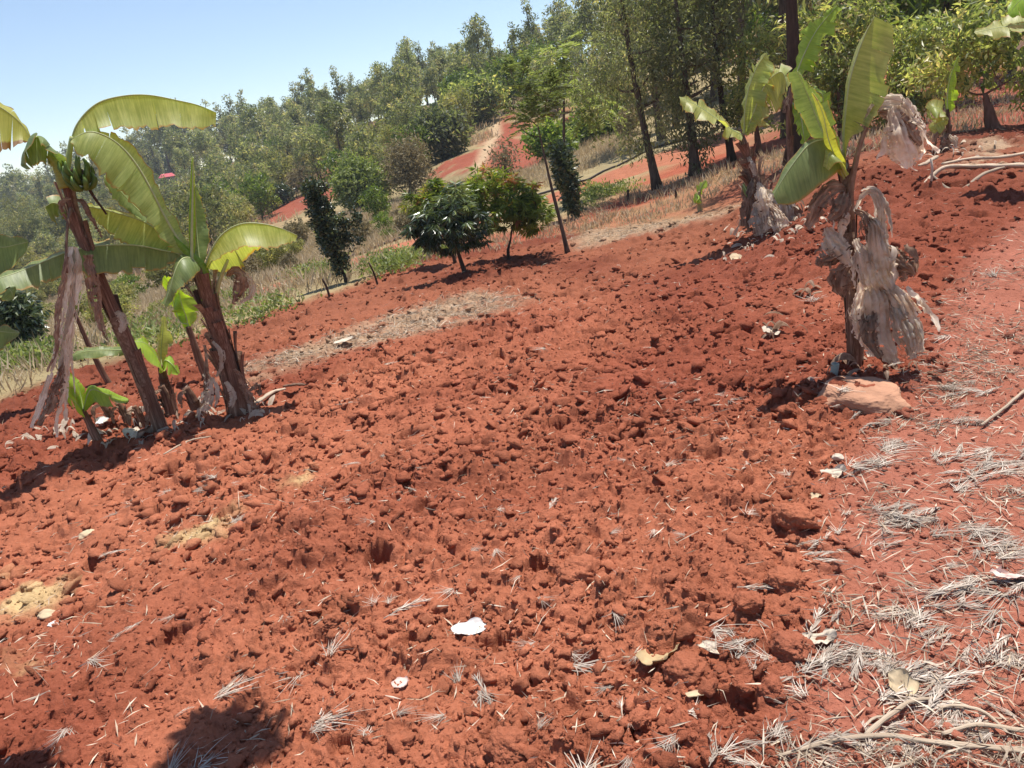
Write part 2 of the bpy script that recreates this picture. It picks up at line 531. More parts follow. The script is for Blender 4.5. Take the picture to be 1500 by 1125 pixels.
def drymat(name, c1, c2, c3, scale=(14, 2.2, 1), trans=.22, bump=.6):
    m, nt, out = newmat(name)
    uv = N(nt, 'ShaderNodeUVMap')
    mp = N(nt, 'ShaderNodeMapping', Scale=scale); nt.links.new(uv.outputs[0], mp.inputs['Vector'])
    nz = N(nt, 'ShaderNodeTexNoise', Scale=1.0, Detail=6.0, Roughness=.65); nt.links.new(mp.outputs[0], nz.inputs['Vector'])
    col = ramp(nt, nz.outputs['Fac'], [(.3, c1), (.52, c2), (.72, c3)])
    oi = nt.nodes.new('ShaderNodeObjectInfo')
    hsv = N(nt, 'ShaderNodeHueSaturation'); nt.links.new(col, hsv.inputs['Color'])
    mr = N(nt, 'ShaderNodeMapRange'); nt.links.new(oi.outputs['Random'], mr.inputs['Value']); mr.inputs['To Min'].default_value = .75; mr.inputs['To Max'].default_value = 1.2
    nt.links.new(mr.outputs[0], hsv.inputs['Value'])
    p = N(nt, 'ShaderNodeBsdfPrincipled', Roughness=.8); p.inputs['Specular IOR Level'].default_value = .25
    nt.links.new(hsv.outputs[0], p.inputs['Base Color'])
    bp = N(nt, 'ShaderNodeBump', Strength=bump, Distance=.006); nt.links.new(nz.outputs['Fac'], bp.inputs['Height']); nt.links.new(bp.outputs[0], p.inputs['Normal'])
    tr = nt.nodes.new('ShaderNodeBsdfTranslucent'); nt.links.new(hsv.outputs[0], tr.inputs['Color'])
    mx = N(nt, 'ShaderNodeMixShader', Fac=trans)
    nt.links.new(p.outputs[0], mx.inputs[1]); nt.links.new(tr.outputs[0], mx.inputs[2]); nt.links.new(mx.outputs[0], out.inputs['Surface'])
    return m


def plainmat(name, c, rough=.8, var=.15, scale=30.0, bump=.3, dist=.004):
    m, nt, out = newmat(name)
    tc = nt.nodes.new('ShaderNodeTexCoord')
    nz = N(nt, 'ShaderNodeTexNoise', Scale=scale, Detail=5.0, Roughness=.6); nt.links.new(tc.outputs['Object'], nz.inputs['Vector'])
    lo = tuple(max(0, q * (1 - var)) for q in c); hi = tuple(min(1, q * (1 + var)) for q in c)
    col = ramp(nt, nz.outputs['Fac'], [(.3, lo), (.7, hi)])
    p = N(nt, 'ShaderNodeBsdfPrincipled', Roughness=rough); p.inputs['Specular IOR Level'].default_value = .25
    nt.links.new(col, p.inputs['Base Color'])
    bp = N(nt, 'ShaderNodeBump', Strength=bump, Distance=dist); nt.links.new(nz.outputs['Fac'], bp.inputs['Height']); nt.links.new(bp.outputs[0], p.inputs['Normal'])
    nt.links.new(p.outputs[0], out.inputs['Surface'])
    return m


def soilmat(name):
    """soil colour comes from the 'soil' attribute (kind of ground); grain, crumbs and dust from noise"""
    m, nt, out = newmat(name)
    at = N(nt, 'ShaderNodeAttribute', _attribute_name='soil')
    geo = nt.nodes.new('ShaderNodeNewGeometry')
    n1 = N(nt, 'ShaderNodeTexNoise', Scale=3.2, Detail=6.0, Roughness=.7); nt.links.new(geo.outputs['Position'], n1.inputs['Vector'])
    n2 = N(nt, 'ShaderNodeTexNoise', Scale=60.0, Detail=4.0, Roughness=.7); nt.links.new(geo.outputs['Position'], n2.inputs['Vector'])
    n3 = N(nt, 'ShaderNodeTexNoise', Scale=260.0, Detail=3.0, Roughness=.7); nt.links.new(geo.outputs['Position'], n3.inputs['Vector'])
    v1 = ramp(nt, n1.outputs['Fac'], [(.3, (.80, .78, .76)), (.72, (1.16, 1.18, 1.2))])
    v2 = ramp(nt, n2.outputs['Fac'], [(.3, (.82, .8, .78)), (.75, (1.14, 1.16, 1.18))])
    c = mix(nt, 1.0, at.outputs['Color'], v1, 'MULTIPLY')
    c = mix(nt, 1.0, c, v2, 'MULTIPLY')
    p = N(nt, 'ShaderNodeBsdfPrincipled', Roughness=.95); p.inputs['Specular IOR Level'].default_value = .12
    nt.links.new(c, p.inputs['Base Color'])
    b1 = N(nt, 'ShaderNodeBump', Strength=.8, Distance=.014); nt.links.new(n2.outputs['Fac'], b1.inputs['Height'])
    b2 = N(nt, 'ShaderNodeBump', Strength=.7, Distance=.004); nt.links.new(n3.outputs['Fac'], b2.inputs['Height']); nt.links.new(b1.outputs[0], b2.inputs['Normal'])
    nt.links.new(b2.outputs[0], p.inputs['Normal'])
    nt.links.new(p.outputs[0], out.inputs['Surface'])
    return m
# ------------------------------------------------------------------ ground sheet
SOIL = np.array([.385, .131, .070]); SOILD = np.array([.255, .070, .038]); PATHC = np.array([.35, .125, .080])
STRAWC = np.array([.42, .31, .20]); PALEC = np.array([.55, .40, .20]); GRASSC = np.array([.30, .235, .125]); FLOORC = np.array([.16, .125, .06]); ROADC = np.array([.36, .135, .075]); VERGE = np.array([.30, .17, .09])


def ground_color(x, y):
    d = np.hypot(x, y)
    f = field_mask(x, y)[:, None]; p = path_mask(x, y)[:, None]
    n = fbm2(x, y, 2.2, 101, 4)[:, None]; n2 = fbm2(x, y, .35, 105, 4); n3 = fbm2(x, y, 9.0, 109, 4)[:, None]; n4 = fbm2(x, y, 1.3, 113, 4)
    soil = SOILD + (SOIL - SOILD) * smooth(.35, .68, n)
    # paler close by, darkened with distance towards the far side of the field
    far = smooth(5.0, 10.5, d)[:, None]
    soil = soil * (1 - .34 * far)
    soil = soil * (1 - p) + (PATHC * (.9 + .2 * n)) * p
    for poly, th in ((STRAW1, .30), (STRAW2, .22), (STRAW3, .45)):
        w = inpoly(x, y, poly, .3) * smooth(th, th + .2, n2 * .6 + n4 * .4)
        soil = soil * (1 - .7 * w[:, None]) + STRAWC * (.7 * w[:, None])
    for poly in PALE:
        w = inpoly(x + (n2 - .5) * .3, y + (n4 - .5) * .3, poly, .09) * smooth(.38, .52, n2)
        soil = soil * (1 - .85 * w[:, None]) + PALEC * (.85 * w[:, None])
    grass = GRASSC * (.75 + .5 * n) * (1 - .0 * n3)
    floor = FLOORC * (.6 + .8 * n)
    fm = smooth(40, 95, d)[:, None] * .75 + .25 * smooth(.5, .6, n3) * smooth(25, 40, d)[:, None]
    out = grass * (1 - fm) + floor * fm
    bare = smooth(.55, .63, fbm2(x, y, 14.0, 131, 4))[:, None] * smooth(35, 60, d)[:, None] * .7
    out = out * (1 - bare) + np.array([.27, .085, .045]) * bare
    v = inpoly(x, y, DIRTP, .8)[:, None]
    out = out * (1 - v) + (SOILD * 1.25 * smooth(.3, .6, n) + VERGE * (1 - smooth(.3, .6, n))) * v
    az = np.degrees(np.arctan2(x, y))
    rr = (smooth(17, 24, az) * smooth(9, 13, d) * smooth(75, 45, d) * smooth(.3, .5, n3[:, 0]))[:, None]
    out = out * (1 - rr) + (np.array([.22, .072, .044]) * (.6 + .8 * n) * (1 - .5 * smooth(.5, .65, n4)[:, None]) + np.array([.2, .15, .09]) * .5 * smooth(.5, .65, n4)[:, None]) * rr
    for k, poly in enumerate(REDP):
        w = (inpoly(x + (n4 - .5) * 3, y + (n2 - .5) * 3, poly, .6 if k < 4 else 1.5))[:, None] * (.92 if k < 4 else .8)
        out = out * (1 - w) + np.array([.27, .066, .04]) * w
    w = inpoly(x, y, TRACKP, .35)[:, None] * .85
    out = out * (1 - w) + np.array([.46, .34, .21]) * w
    w = inpoly(x, y, ROADP, .25)[:, None]
    out = out * (1 - w) + ROADC * (.8 + .4 * n) * w
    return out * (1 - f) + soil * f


def build_ground():
    fine = np.radians(np.arange(-46, 43, math.degrees(.00165)))
    left = np.radians(np.concatenate([np.arange(-180, -70, 6.0), np.arange(-70, -46, .4)]))
    right = np.radians(np.concatenate([np.arange(43, 70, .4), np.arange(70, 180, 6.0)]))
    az = np.concatenate([left, fine, right])
    r = [np.array([.02]), np.exp(np.arange(math.log(.15), math.log(1.0), .06)), np.exp(np.arange(0, math.log(5.5), .0027)),
         np.exp(np.arange(math.log(5.5), math.log(16), .0034)), np.exp(np.arange(math.log(16), math.log(60), .009)), np.exp(np.arange(math.log(60), math.log(900), .03))]
    r = np.concatenate(r)
    A, Rr = np.meshgrid(az, r)
    X = (Rr * np.sin(A)); Y = (Rr * np.cos(A))
    nr, na = X.shape
    x = X.ravel(); y = Y.ravel()
    # smooth terrain evaluated on a coarser lattice of the same sheet, then interpolated
    ca_ = az[::6] if (na - 1) % 6 == 0 else np.append(az[::6], az[-1])
    cr_ = r[::6] if (nr - 1) % 6 == 0 else np.append(r[::6], r[-1])
    CA, CRr = np.meshgrid(ca_, cr_)
    Z0 = base_z(CRr * np.sin(CA), CRr * np.cos(CA))
    Zi = np.stack([np.interp(az, ca_, row) for row in Z0])
    jj = np.clip(np.searchsorted(cr_, r, side='right') - 1, 0, len(cr_) - 2)
    tt = ((r - cr_[jj]) / (cr_[jj + 1] - cr_[jj]))[:, None]
    Zb = Zi[jj] * (1 - tt) + Zi[jj + 1] * tt
    z = Zb.ravel() + detail(x, y)
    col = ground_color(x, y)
    idx = np.arange(nr * na).reshape(nr, na)
    nx = np.roll(idx, -1, axis=1)
    quads = np.stack([idx[:-1], idx[1:], nx[1:], nx[:-1]], -1).reshape(-1, 4)
    cx = x[quads[:, 0]]; cy = y[quads[:, 0]]
    fm = inpoly(cx, cy, FIELDP) > .5
    pm = inpoly(cx, cy, PATHP) > .5
    V = np.stack([x, y, z], -1)
    mat = soilmat("red_soil")
    for name, sel in (("field", fm & ~pm), ("path", fm & pm), ("hillside", ~fm)):
        q = quads[sel]
        used, inv = np.unique(q.ravel(), return_inverse=True)
        me = mesh_np(name, V[used], inv.reshape(-1, 4), None, mat, True, col[used])
        tag(obj(name, me), kind="structure")


build_ground()

# ------------------------------------------------------------------ sky, sun
SUN_AZ = math.radians(42.0)      # clockwise from +Y (ahead, a little to the right)
SUN_EL = math.radians(73.0)
SUN_DIR = np.array([math.sin(SUN_AZ) * math.cos(SUN_EL), math.cos(SUN_AZ) * math.cos(SUN_EL), math.sin(SUN_EL)])
w = bpy.data.worlds.new("World"); scene.world = w; w.use_nodes = True
nt = w.node_tree
bg = nt.nodes["Background"]
sky = nt.nodes.new('ShaderNodeTexSky'); sky.sky_type = 'NISHITA'; sky.sun_disc = False
sky.sun_elevation = SUN_EL; sky.sun_rotation = SUN_AZ
sky.altitude = 1500; sky.air_density = 1.0; sky.dust_density = .5; sky.ozone_density = 1.0
nt.links.new(sky.outputs[0], bg.inputs['Color']); bg.inputs['Strength'].default_value = .115
sd = bpy.data.lights.new("sun", 'SUN'); sd.energy = 5.0; sd.angle = math.radians(.53); sd.color = (1.0, .955, .88)
so = bpy.data.objects.new("sun", sd); COL.objects.link(so)
so.rotation_euler = Vector(SUN_DIR).to_track_quat('Z', 'Y').to_euler()
so.location = (0, 0, 30)
scene.view_settings.view_transform = 'Standard'
scene.view_settings.look = 'None'
scene.view_settings.gamma = 1.0
scene.view_settings.exposure = 0.58
scene.cycles.max_bounces = 6
scene.cycles.diffuse_bounces = 3
scene.cycles.glossy_bounces = 2
scene.cycles.transmission_bounces = 4
scene.cycles.volume_bounces = 0
# ------------------------------------------------------------------ trees and shrubs
EUC = leafmat("eucalyptus_leaf", [(0.0, (0.097, 0.116, 0.063)), (0.45, (0.194, 0.209, 0.119)), (0.8, (0.308, 0.31, 0.186)), (1.0, (0.454, 0.404, 0.253))], .5, .4, .5)
RIDGE = leafmat("ridge_leaf", [(0.0, (0.106, 0.125, 0.07)), (0.5, (0.204, 0.216, 0.125)), (0.85, (0.318, 0.3, 0.172)), (1.0, (0.442, 0.366, 0.218))], .5, .5, .35)
OLIVE = leafmat("olive_scrub_leaf", [(0.0, (0.138, 0.146, 0.063)), (0.5, (0.248, 0.245, 0.101)), (1.0, (0.386, 0.33, 0.152))], .4, .55, .3)
DRYB = leafmat("dry_scrub_leaf", [(.0, (.14, .115, .06)), (.5, (.24, .20, .11)), (1.0, (.34, .28, .17))], .25, .7, .2, (1.3, 1.2, .9))
LIGHT = leafmat("light_green_leaf", [(.0, (.06, .10, .018)), (.5, (.13, .19, .035)), (.85, (.22, .27, .055)), (1.0, (.30, .30, .08))], .4, .42, .4)
AVO = leafmat("avocado_leaf", [(0.0, (0.082, 0.115, 0.051)), (0.4, (0.198, 0.231, 0.093)), (0.8, (0.381, 0.384, 0.158)), (1.0, (0.562, 0.461, 0.238))], .5, .4, .4)
MANGO = leafmat("mango_leaf", [(0.0, (0.021, 0.034, 0.016)), (0.6, (0.046, 0.067, 0.028)), (0.86, (0.103, 0.138, 0.046)), (1.0, (0.196, 0.23, 0.081))], .2, .25, .7)
MANGO2 = leafmat("mango_new_leaf", [(0.0, (0.061, 0.101, 0.022)), (0.5, (0.176, 0.23, 0.041)), (0.82, (0.324, 0.365, 0.068)), (0.93, (0.351, 0.27, 0.081)), (1.0, (0.405, 0.162, 0.081))], .48, .35, .5)
GLOSS = leafmat("dark_shrub_leaf", [(0.0, (0.029, 0.044, 0.021)), (0.6, (0.065, 0.091, 0.039)), (1.0, (0.195, 0.221, 0.104))], .2, .3, .6)
FERNY = leafmat("feathery_leaf", [(.0, (.10, .13, .05)), (.5, (.19, .225, .09)), (1.0, (.31, .345, .14))], .45, .5, .3)
WEED = leafmat("weed_leaf", [(.0, (.10, .13, .04)), (.5, (.19, .23, .08)), (1.0, (.32, .34, .14))], .35, .5, .3)
GRASS = leafmat("dry_grass_blade", [(.0, (.34, .26, .16)), (.5, (.54, .43, .29)), (1.0, (.68, .58, .43))], .35, .7, .2, (1.1, 1.0, .8))
BARK = barkmat("grey_brown_bark", (.045, .03, .022), (.16, .115, .085))
BARKD = barkmat("dark_bark", (.03, .018, .013), (.10, .06, .042))
BARKR = barkmat("red_dusted_bark", (.09, .04, .025), (.22, .11, .075))


def leaf_mesh(name, cen, dirs, L, Wd, mat, rng, tint, tri=False):
    """many separate leaf-shaped faces, each with its own direction, roll and tint"""
    n = len(cen)
    d = norm(dirs)
    rnd = norm(rng.normal(size=(n, 3)))
    side = norm(np.cross(d, rnd))
    L = np.broadcast_to(L, (n,))[:, None]; Wd = np.broadcast_to(Wd, (n,))[:, None]
    nrm = np.cross(d, side)
    sag = nrm * L * rng.normal(0, .10, (n, 1))
    v = np.stack([cen, cen + d * L * .45 + side * Wd * .5 + sag, cen + d * L, cen + d * L * .45 - side * Wd * .5 + sag], 1).reshape(-1, 3)
    q = np.arange(n * 4).reshape(n, 4)
    return mesh_np(name, v, q, None, mat, False, np.repeat(tint, 4))


def in_ellipsoids(ells, n, rng, shell=.35):
    vol = np.array([e[3] * e[4] * e[5] for e in ells]) ** .8; vol /= vol.sum()
    k = rng.choice(len(ells), n, p=vol)
    u = norm(rng.normal(size=(n, 3)))
    r = rng.random(n) ** shell
    e = np.array(ells)[k]
    return e[:, :3] + u * r[:, None] * e[:, 3:6], u


def make_tree(seed, trunk, ells, nclus, per, L, Wd, leaf, bark, r0, droop=.3, clus_r=.2, spread=.6, twig=.012, tint_bias=None, limbs=True, tint_sd=.22, rosette=False, sides=7, tbend=.0, frond=False):
    """trunk: list of points (local); ells: crown ellipsoids (x,y,z,rx,ry,rz). Returns (trunk mesh, crown mesh)"""
    rng = np.random.default_rng(seed)
    tp = catmull(trunk, 14)
    if tbend:
        tp[:, 0] += (vnoise2(tp[:, 2] + seed, tp[:, 2] * 0 + seed, .35, seed) - .5) * tbend * np.linspace(0, 1, 14)
        tp[:, 1] += (vnoise2(tp[:, 2] + seed * 2, tp[:, 2] * 0 + seed, .35, seed + 1) - .5) * tbend * np.linspace(0, 1, 14)
    b = MB()
    rad = r0 * (1 - .72 * np.linspace(0, 1, 14)) * (1 + .5 * np.exp(-np.linspace(0, 1, 14) * 16))
    b.tube(tp, rad, sides, True, .18, seed)
    cen, u = in_ellipsoids(ells, nclus, rng)
    if limbs:
        nodes = [(p, r) for p, r in zip(tp[4:], rad[4:])]
        order = np.argsort(np.linalg.norm(cen - tp[-1], axis=1))
        main = order[:: max(1, len(order) // 46)]
        npos = np.array([q[0] for q in nodes]); nr = np.array([q[1] for q in nodes])
        for i in main:
            c = cen[i]
            cost = np.linalg.norm(npos - c, axis=1) + .9 * np.maximum(0, npos[:, 2] - c[2] + .15 * np.linalg.norm(npos - c, axis=1))
            j = int(np.argmin(cost)); a = npos[j]
            r1 = min(nr[j] * .62, r0 * .42)
            mid = a * .5 + c * .5 + np.array([0, 0, -.08 * np.linalg.norm(c - a)]) + rng.normal(0, .05, 3) * np.linalg.norm(c - a)
            pp = catmull([a, mid, c], 6); rr = np.linspace(r1, max(twig * .5, r1 * .28), 6)
            b.tube(pp, rr, 5, False)
            npos = np.vstack([npos, pp[2:]]); nr = np.concatenate([nr, rr[2:]])
    n = nclus * per
    ci = np.repeat(np.arange(nclus), per)
    off = norm(rng.normal(size=(n, 3)))
    crown_c = np.average(np.array(ells)[:, :3], axis=0)
    out = norm(cen - crown_c + rng.normal(0, .05, cen.shape))[ci]
    if rosette:
        pos = cen[ci] + off * clus_r * .25 * rng.random((n, 1))
        dirs = off * np.array([1, 1, .55]) + out * .35 - np.array([0, 0, droop])
    else:
        pos = cen[ci] + off * clus_r * rng.random((n, 1)) ** .5
        dirs = norm(rng.normal(size=(n, 3))) * spread + out * .12 - np.array([0, 0, droop])
    if frond:
        # feathery leaves: leaflets in two rows along an arching stalk
        fd = norm(norm(cen - tp[-1] + np.array([0, 0, .1])) * 1.0 + rng.normal(0, .35, cen.shape)); fd[:, 2] = fd[:, 2] * .5 + .1; fd = norm(fd)
        fs = norm(np.cross(fd, np.array([0, 0, 1.0])))
        u = np.tile(np.linspace(.05, 1, per), nclus)[:, None]; sg = np.where(np.arange(n) % 2 == 0, 1.0, -1.0)[:, None]
        pos = cen[ci] + fd[ci] * (u - .35) * clus_r * 2 + np.array([0, 0, -1.0]) * u * u * clus_r * .7
        dirs = fs[ci] * sg + fd[ci] * .45 - np.array([0, 0, .25]) + rng.normal(0, .12, (n, 3))
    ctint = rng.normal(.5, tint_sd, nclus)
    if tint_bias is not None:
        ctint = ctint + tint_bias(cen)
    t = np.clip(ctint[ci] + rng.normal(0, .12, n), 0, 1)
    ll = L * rng.uniform(.65, 1.25, n)
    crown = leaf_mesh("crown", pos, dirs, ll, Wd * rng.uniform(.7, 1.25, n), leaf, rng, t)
    return b.mesh("trunk", bark), crown


def place(name, meshes, loc, label, cat, group=None, rotz=0.0, scale=1.0, tilt=(0, 0), sz=1.0):
    e = empty(name, loc, label, cat, group, rotz, scale)
    e.scale = (scale, scale, scale * sz)
    e.rotation_euler = (tilt[0], tilt[1], rotz)
    for nm, me in zip(("trunk", "crown"), meshes):
        obj(nm, me, e)
    return e


def px2m(d, px, py):
    r = ray(px, py)
    return np.linalg.norm(r) * d / math.hypot(r[0], r[1]) / FPX / np.linalg.norm(r)


def local(base, d, px, py, dd=0.0):
    """crown point seen at (px, py), dd metres behind the trunk, relative to the trunk's foot"""
    return W(px, py, d + dd) - base


def hero(name, base_px, trunk_px, ell_px, label, cat, group=None, seed=1, sink=.05, **kw):
    """one tree with its own shape. ell_px: (px, py, rx_px, rz_px, depth factor, dd)"""
    base, d = gpt(*base_px, sink=sink)
    tr = [np.zeros(3)] + [local(base, d, *p) for p in trunk_px]
    ells = []
    for (px, py, rx, rz, df, dd) in ell_px:
        c = local(base, d, px, py, dd); s = px2m(d, px, py)
        ells.append((*c, rx * s, rx * s * df, rz * s))
    s = px2m(d, *base_px)
    for k in ('L', 'Wd', 'r0', 'clus_r', 'twig'):
        if k + '_px' in kw:
            kw[k] = kw.pop(k + '_px') * s
    meshes = make_tree(seed, tr, ells, **kw)
    return place(name, meshes, base, label, cat, group)


# -- mango trees at the far edge of the field
hero("mango_tree", (682, 402), [(676, 385), (668, 360), (660, 335, .05)],
     [(655, 325, 45, 42, 1, .0), (622, 338, 24, 30, 1, -.1), (690, 330, 30, 34, 1, .1), (662, 290, 26, 24, 1, .1)],
     "small mango tree with a dense dark glossy crown at the field edge", "tree", seed=11,
     nclus=210, per=26, L=.135, Wd=.026, leaf=MANGO, bark=BARKD, r0=.035, droop=.65, clus_r=.1, rosette=True,
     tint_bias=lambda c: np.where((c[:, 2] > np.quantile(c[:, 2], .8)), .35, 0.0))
hero("mango_tree", (668, 388), [(662, 370), (650, 345), (640, 310)],
     [(628, 300, 24, 22, 1, .25), (605, 298, 14, 18, 1, .2), (640, 282, 22, 18, 1, .3)],
     "mango tree with yellow new growth left behind the dark mango", "tree", seed=12,
     nclus=90, per=26, L=.13, Wd=.026, leaf=MANGO2, bark=BARKD, r0=.028, droop=.45, clus_r=.1, rosette=True)
hero("mango_tree", (746, 380), [(744, 368), (748, 350), (750, 330)],
     [(735, 300, 42, 36, 1, .1), (775, 312, 36, 30, 1, .15), (715, 262, 32, 20, 1, .2), (700, 285, 22, 24, 1, 0), (752, 285, 36, 28, 1, .2)],
     "yellow green mango tree with pinkish new leaves beside the dark mango tree", "tree", seed=13,
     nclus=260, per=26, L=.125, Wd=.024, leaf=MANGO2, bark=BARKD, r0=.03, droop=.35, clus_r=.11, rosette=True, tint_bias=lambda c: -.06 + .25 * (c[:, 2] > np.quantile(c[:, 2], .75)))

# -- upright shrubs along the verge
hero("column_shrub", (508, 412), [(500, 390), (488, 355), (472, 310), (458, 275)],
     [(462, 285, 17, 26, 1, 0), (470, 315, 18, 28, 1, 0), (484, 352, 17, 26, 1, 0), (497, 385, 12, 18, 1, 0), (505, 340, 7, 30, 1, 0), (522, 330, 5, 34, 1, 0)],
     "narrow upright dark shrub leaning over the verge by the black pipe", "shrub", seed=21,
     nclus=300, per=20, L=.07, Wd=.032, leaf=GLOSS, bark=BARKD, r0=.03, droop=.0, clus_r=.09, tint_bias=lambda c: -.05)
hero("column_shrub", (842, 318), [(838, 300), (834, 265), (828, 230)],
     [(826, 245, 14, 22, 1, 0), (834, 275, 13, 22, 1, 0), (840, 300, 8, 14, 1, 0), (820, 222, 12, 12, 1, 0)],
     "dark leafy shrub with bare whips standing at the end of the orange track", "shrub", seed=22,
     nclus=150, per=20, L=.12, Wd=.05, leaf=GLOSS, bark=BARKD, r0=.05, droop=.1, clus_r=.14)
hero("young_tree", (832, 368), [(822, 330), (808, 275), (796, 222), (788, 185)],
     [(780, 120, 40, 26, 1, 0), (755, 95, 24, 16, 1, 0), (800, 150, 30, 20, 1, 0), (770, 165, 34, 24, 1, .2), (815, 120, 18, 12, 1, 0)],
     "thin leaning young tree with a feathery bright crown beyond the mango trees", "tree", seed=23,
     nclus=95, per=34, L=.085, Wd=.022, leaf=FERNY, bark=BARK, r0=.035, clus_r=.2, frond=True)
hero("young_tree", (738 + 90, 300), [(826, 200), (826, 120), (826, 70)],
     [(826, 66, 24, 10, 1, 0), (826, 95, 20, 10, 1, 0), (850, 130, 26, 12, 1, .3), (870, 155, 30, 14, 1, .3)],
     "slender feathery sapling with bright tufts behind the thin leaning tree", "tree", seed=24,
     nclus=60, per=34, L=.16, Wd=.045, leaf=FERNY, bark=BARK, r0=.05, clus_r=.42, frond=True)
hero("dark_bush", (38, 524), [(36, 500), (28, 470)],
     [(24, 462, 26, 28, 1, 0), (8, 450, 20, 20, 1, 0), (40, 490, 12, 18, 1, 0)],
     "small dark round bush on the grassy verge behind the banana clump", "shrub", seed=25,
     nclus=140, per=20, L=.12, Wd=.045, leaf=GLOSS, bark=BARKD, r0=.04, droop=.4, clus_r=.15)

# -- eucalyptus group in the middle
hero("eucalyptus_tree", (963, 277), [(955, 240), (945, 195), (930, 120), (915, 30), (905, -60)],
     [(905, 60, 62, 70, 1, .3), (950, 120, 52, 60, 1, 0), (925, -30, 60, 60, 1, 0), (965, 190, 34, 36, 1, 0), (880, 130, 34, 44, 1, .4), (925, 205, 30, 26, 1, .2)],
     "tall grey green eucalyptus with a bare leaning lower trunk behind the pale straw strip", "tree", "eucalyptus trees at the end of the track", seed=31,
     nclus=270, per=24, L=.13, Wd=.028, leaf=EUC, bark=BARK, r0=.095, droop=.55, clus_r=.27, tint_bias=lambda c: .05)
hero("eucalyptus_tree", (1018, 258), [(1016, 225), (1010, 170), (1000, 90), (990, 0)],
     [(1015, 175, 44, 46, 1, 0), (1000, 90, 56, 60, 1, 0), (1030, 30, 52, 60, 1, .3), (1022, 222, 30, 30, 1, 0), (985, 10, 50, 50, 1, .3), (1010, -60, 60, 50, 1, 0)],
     "bushy dark eucalyptus leafy almost to the ground, beside the leaning bare trunk", "tree", "eucalyptus trees at the end of the track", seed=32,
     nclus=290, per=24, L=.13, Wd=.036, leaf=EUC, bark=BARK, r0=.11, droop=.4, clus_r=.27, tint_bias=lambda c: -.08)
hero("eucalyptus_tree", (1072, 238), [(1066, 200), (1056, 140), (1048, 60), (1040, -40)],
     [(1045, 20, 42, 50, 1, .5), (1065, -40, 60, 50, 1, .5), (1070, 60, 30, 30, 1, .6)],
     "eucalyptus on a thin straight pole-like trunk behind the left leaf of the shaggy banana", "tree", "eucalyptus trees at the end of the track", seed=33,
     nclus=140, per=24, L=.13, Wd=.03, leaf=EUC, bark=BARKD, r0=.08, droop=.5, clus_r=.27)
hero("dark_trunk_tree", (1168, 236), [(1166, 180), (1164, 120), (1161, 40), (1155, -80), (1150, -160)],
     [(1160, -150, 120, 60, 1, 0), (1090, -120, 60, 40, 1, .5), (1240, -110, 70, 50, 1, .5)],
     "tall tree with a thick dark straight trunk rising behind the banana plants", "tree", seed=34,
     nclus=130, per=24, L=.14, Wd=.04, leaf=EUC, bark=BARKD, r0=.155, droop=.4, clus_r=.27)

# -- avocado and light green trees on the right
AG = "light green fruit trees up the slope on the right"
hero("avocado_tree", (1455, 187), [(1448, 160), (1443, 138)],
     [(1420, 70, 44, 46, 1, .2), (1480, 60, 50, 50, 1, .4), (1370, 100, 40, 34, 1, .4), (1450, 30, 60, 40, 1, 0), (1520, 110, 40, 40, 1, .2), (1400, 125, 26, 18, 1, .1)],
     "light green fruit tree with a short red dusted trunk forking low", "tree", AG, seed=41,
     nclus=150, per=22, L=.14, Wd=.046, leaf=AVO, bark=BARKR, r0=.11, droop=.35, clus_r=.2)
hero("avocado_tree", (1112, 225), [(1108, 190), (1104, 150)],
     [(1098, 110, 44, 50, 1, 0), (1120, 70, 36, 34, 1, .3), (1085, 160, 34, 34, 1, 0), (1130, 150, 30, 40, 1, .3)],
     "light green fruit tree standing behind the two raised leaves of the shaggy banana", "tree", AG, seed=42,
     nclus=140, per=22, L=.14, Wd=.045, leaf=AVO, bark=BARKR, r0=.08, droop=.35, clus_r=.22)
hero("avocado_tree", (1235, 205), [(1232, 170), (1228, 130)],
     [(1225, 70, 56, 56, 1, .3), (1205, 120, 46, 46, 1, .2), (1260, 120, 46, 50, 1, .4), (1180, 30, 36, 36, 1, .5), (1250, 20, 50, 36, 1, .5), (1235, 165, 40, 28, 1, 0)],
     "light green fruit tree between the dark straight trunk and the big upright banana leaf", "tree", AG, seed=43,
     nclus=190, per=22, L=.14, Wd=.045, leaf=AVO, bark=BARKR, r0=.09, droop=.35, clus_r=.23)
hero("avocado_tree", (1335, 185), [(1332, 160), (1328, 130)],
     [(1320, 110, 36, 34, 1, .3), (1345, 60, 46, 46, 1, .4), (1310, 160, 34, 24, 1, 0), (1350, 140, 26, 24, 1, 0)],
     "light green fruit tree between the big upright banana leaf and the forked trunk", "tree", AG, seed=44,
     nclus=140, per=22, L=.14, Wd=.045, leaf=AVO, bark=BARKR, r0=.08, droop=.35, clus_r=.23)

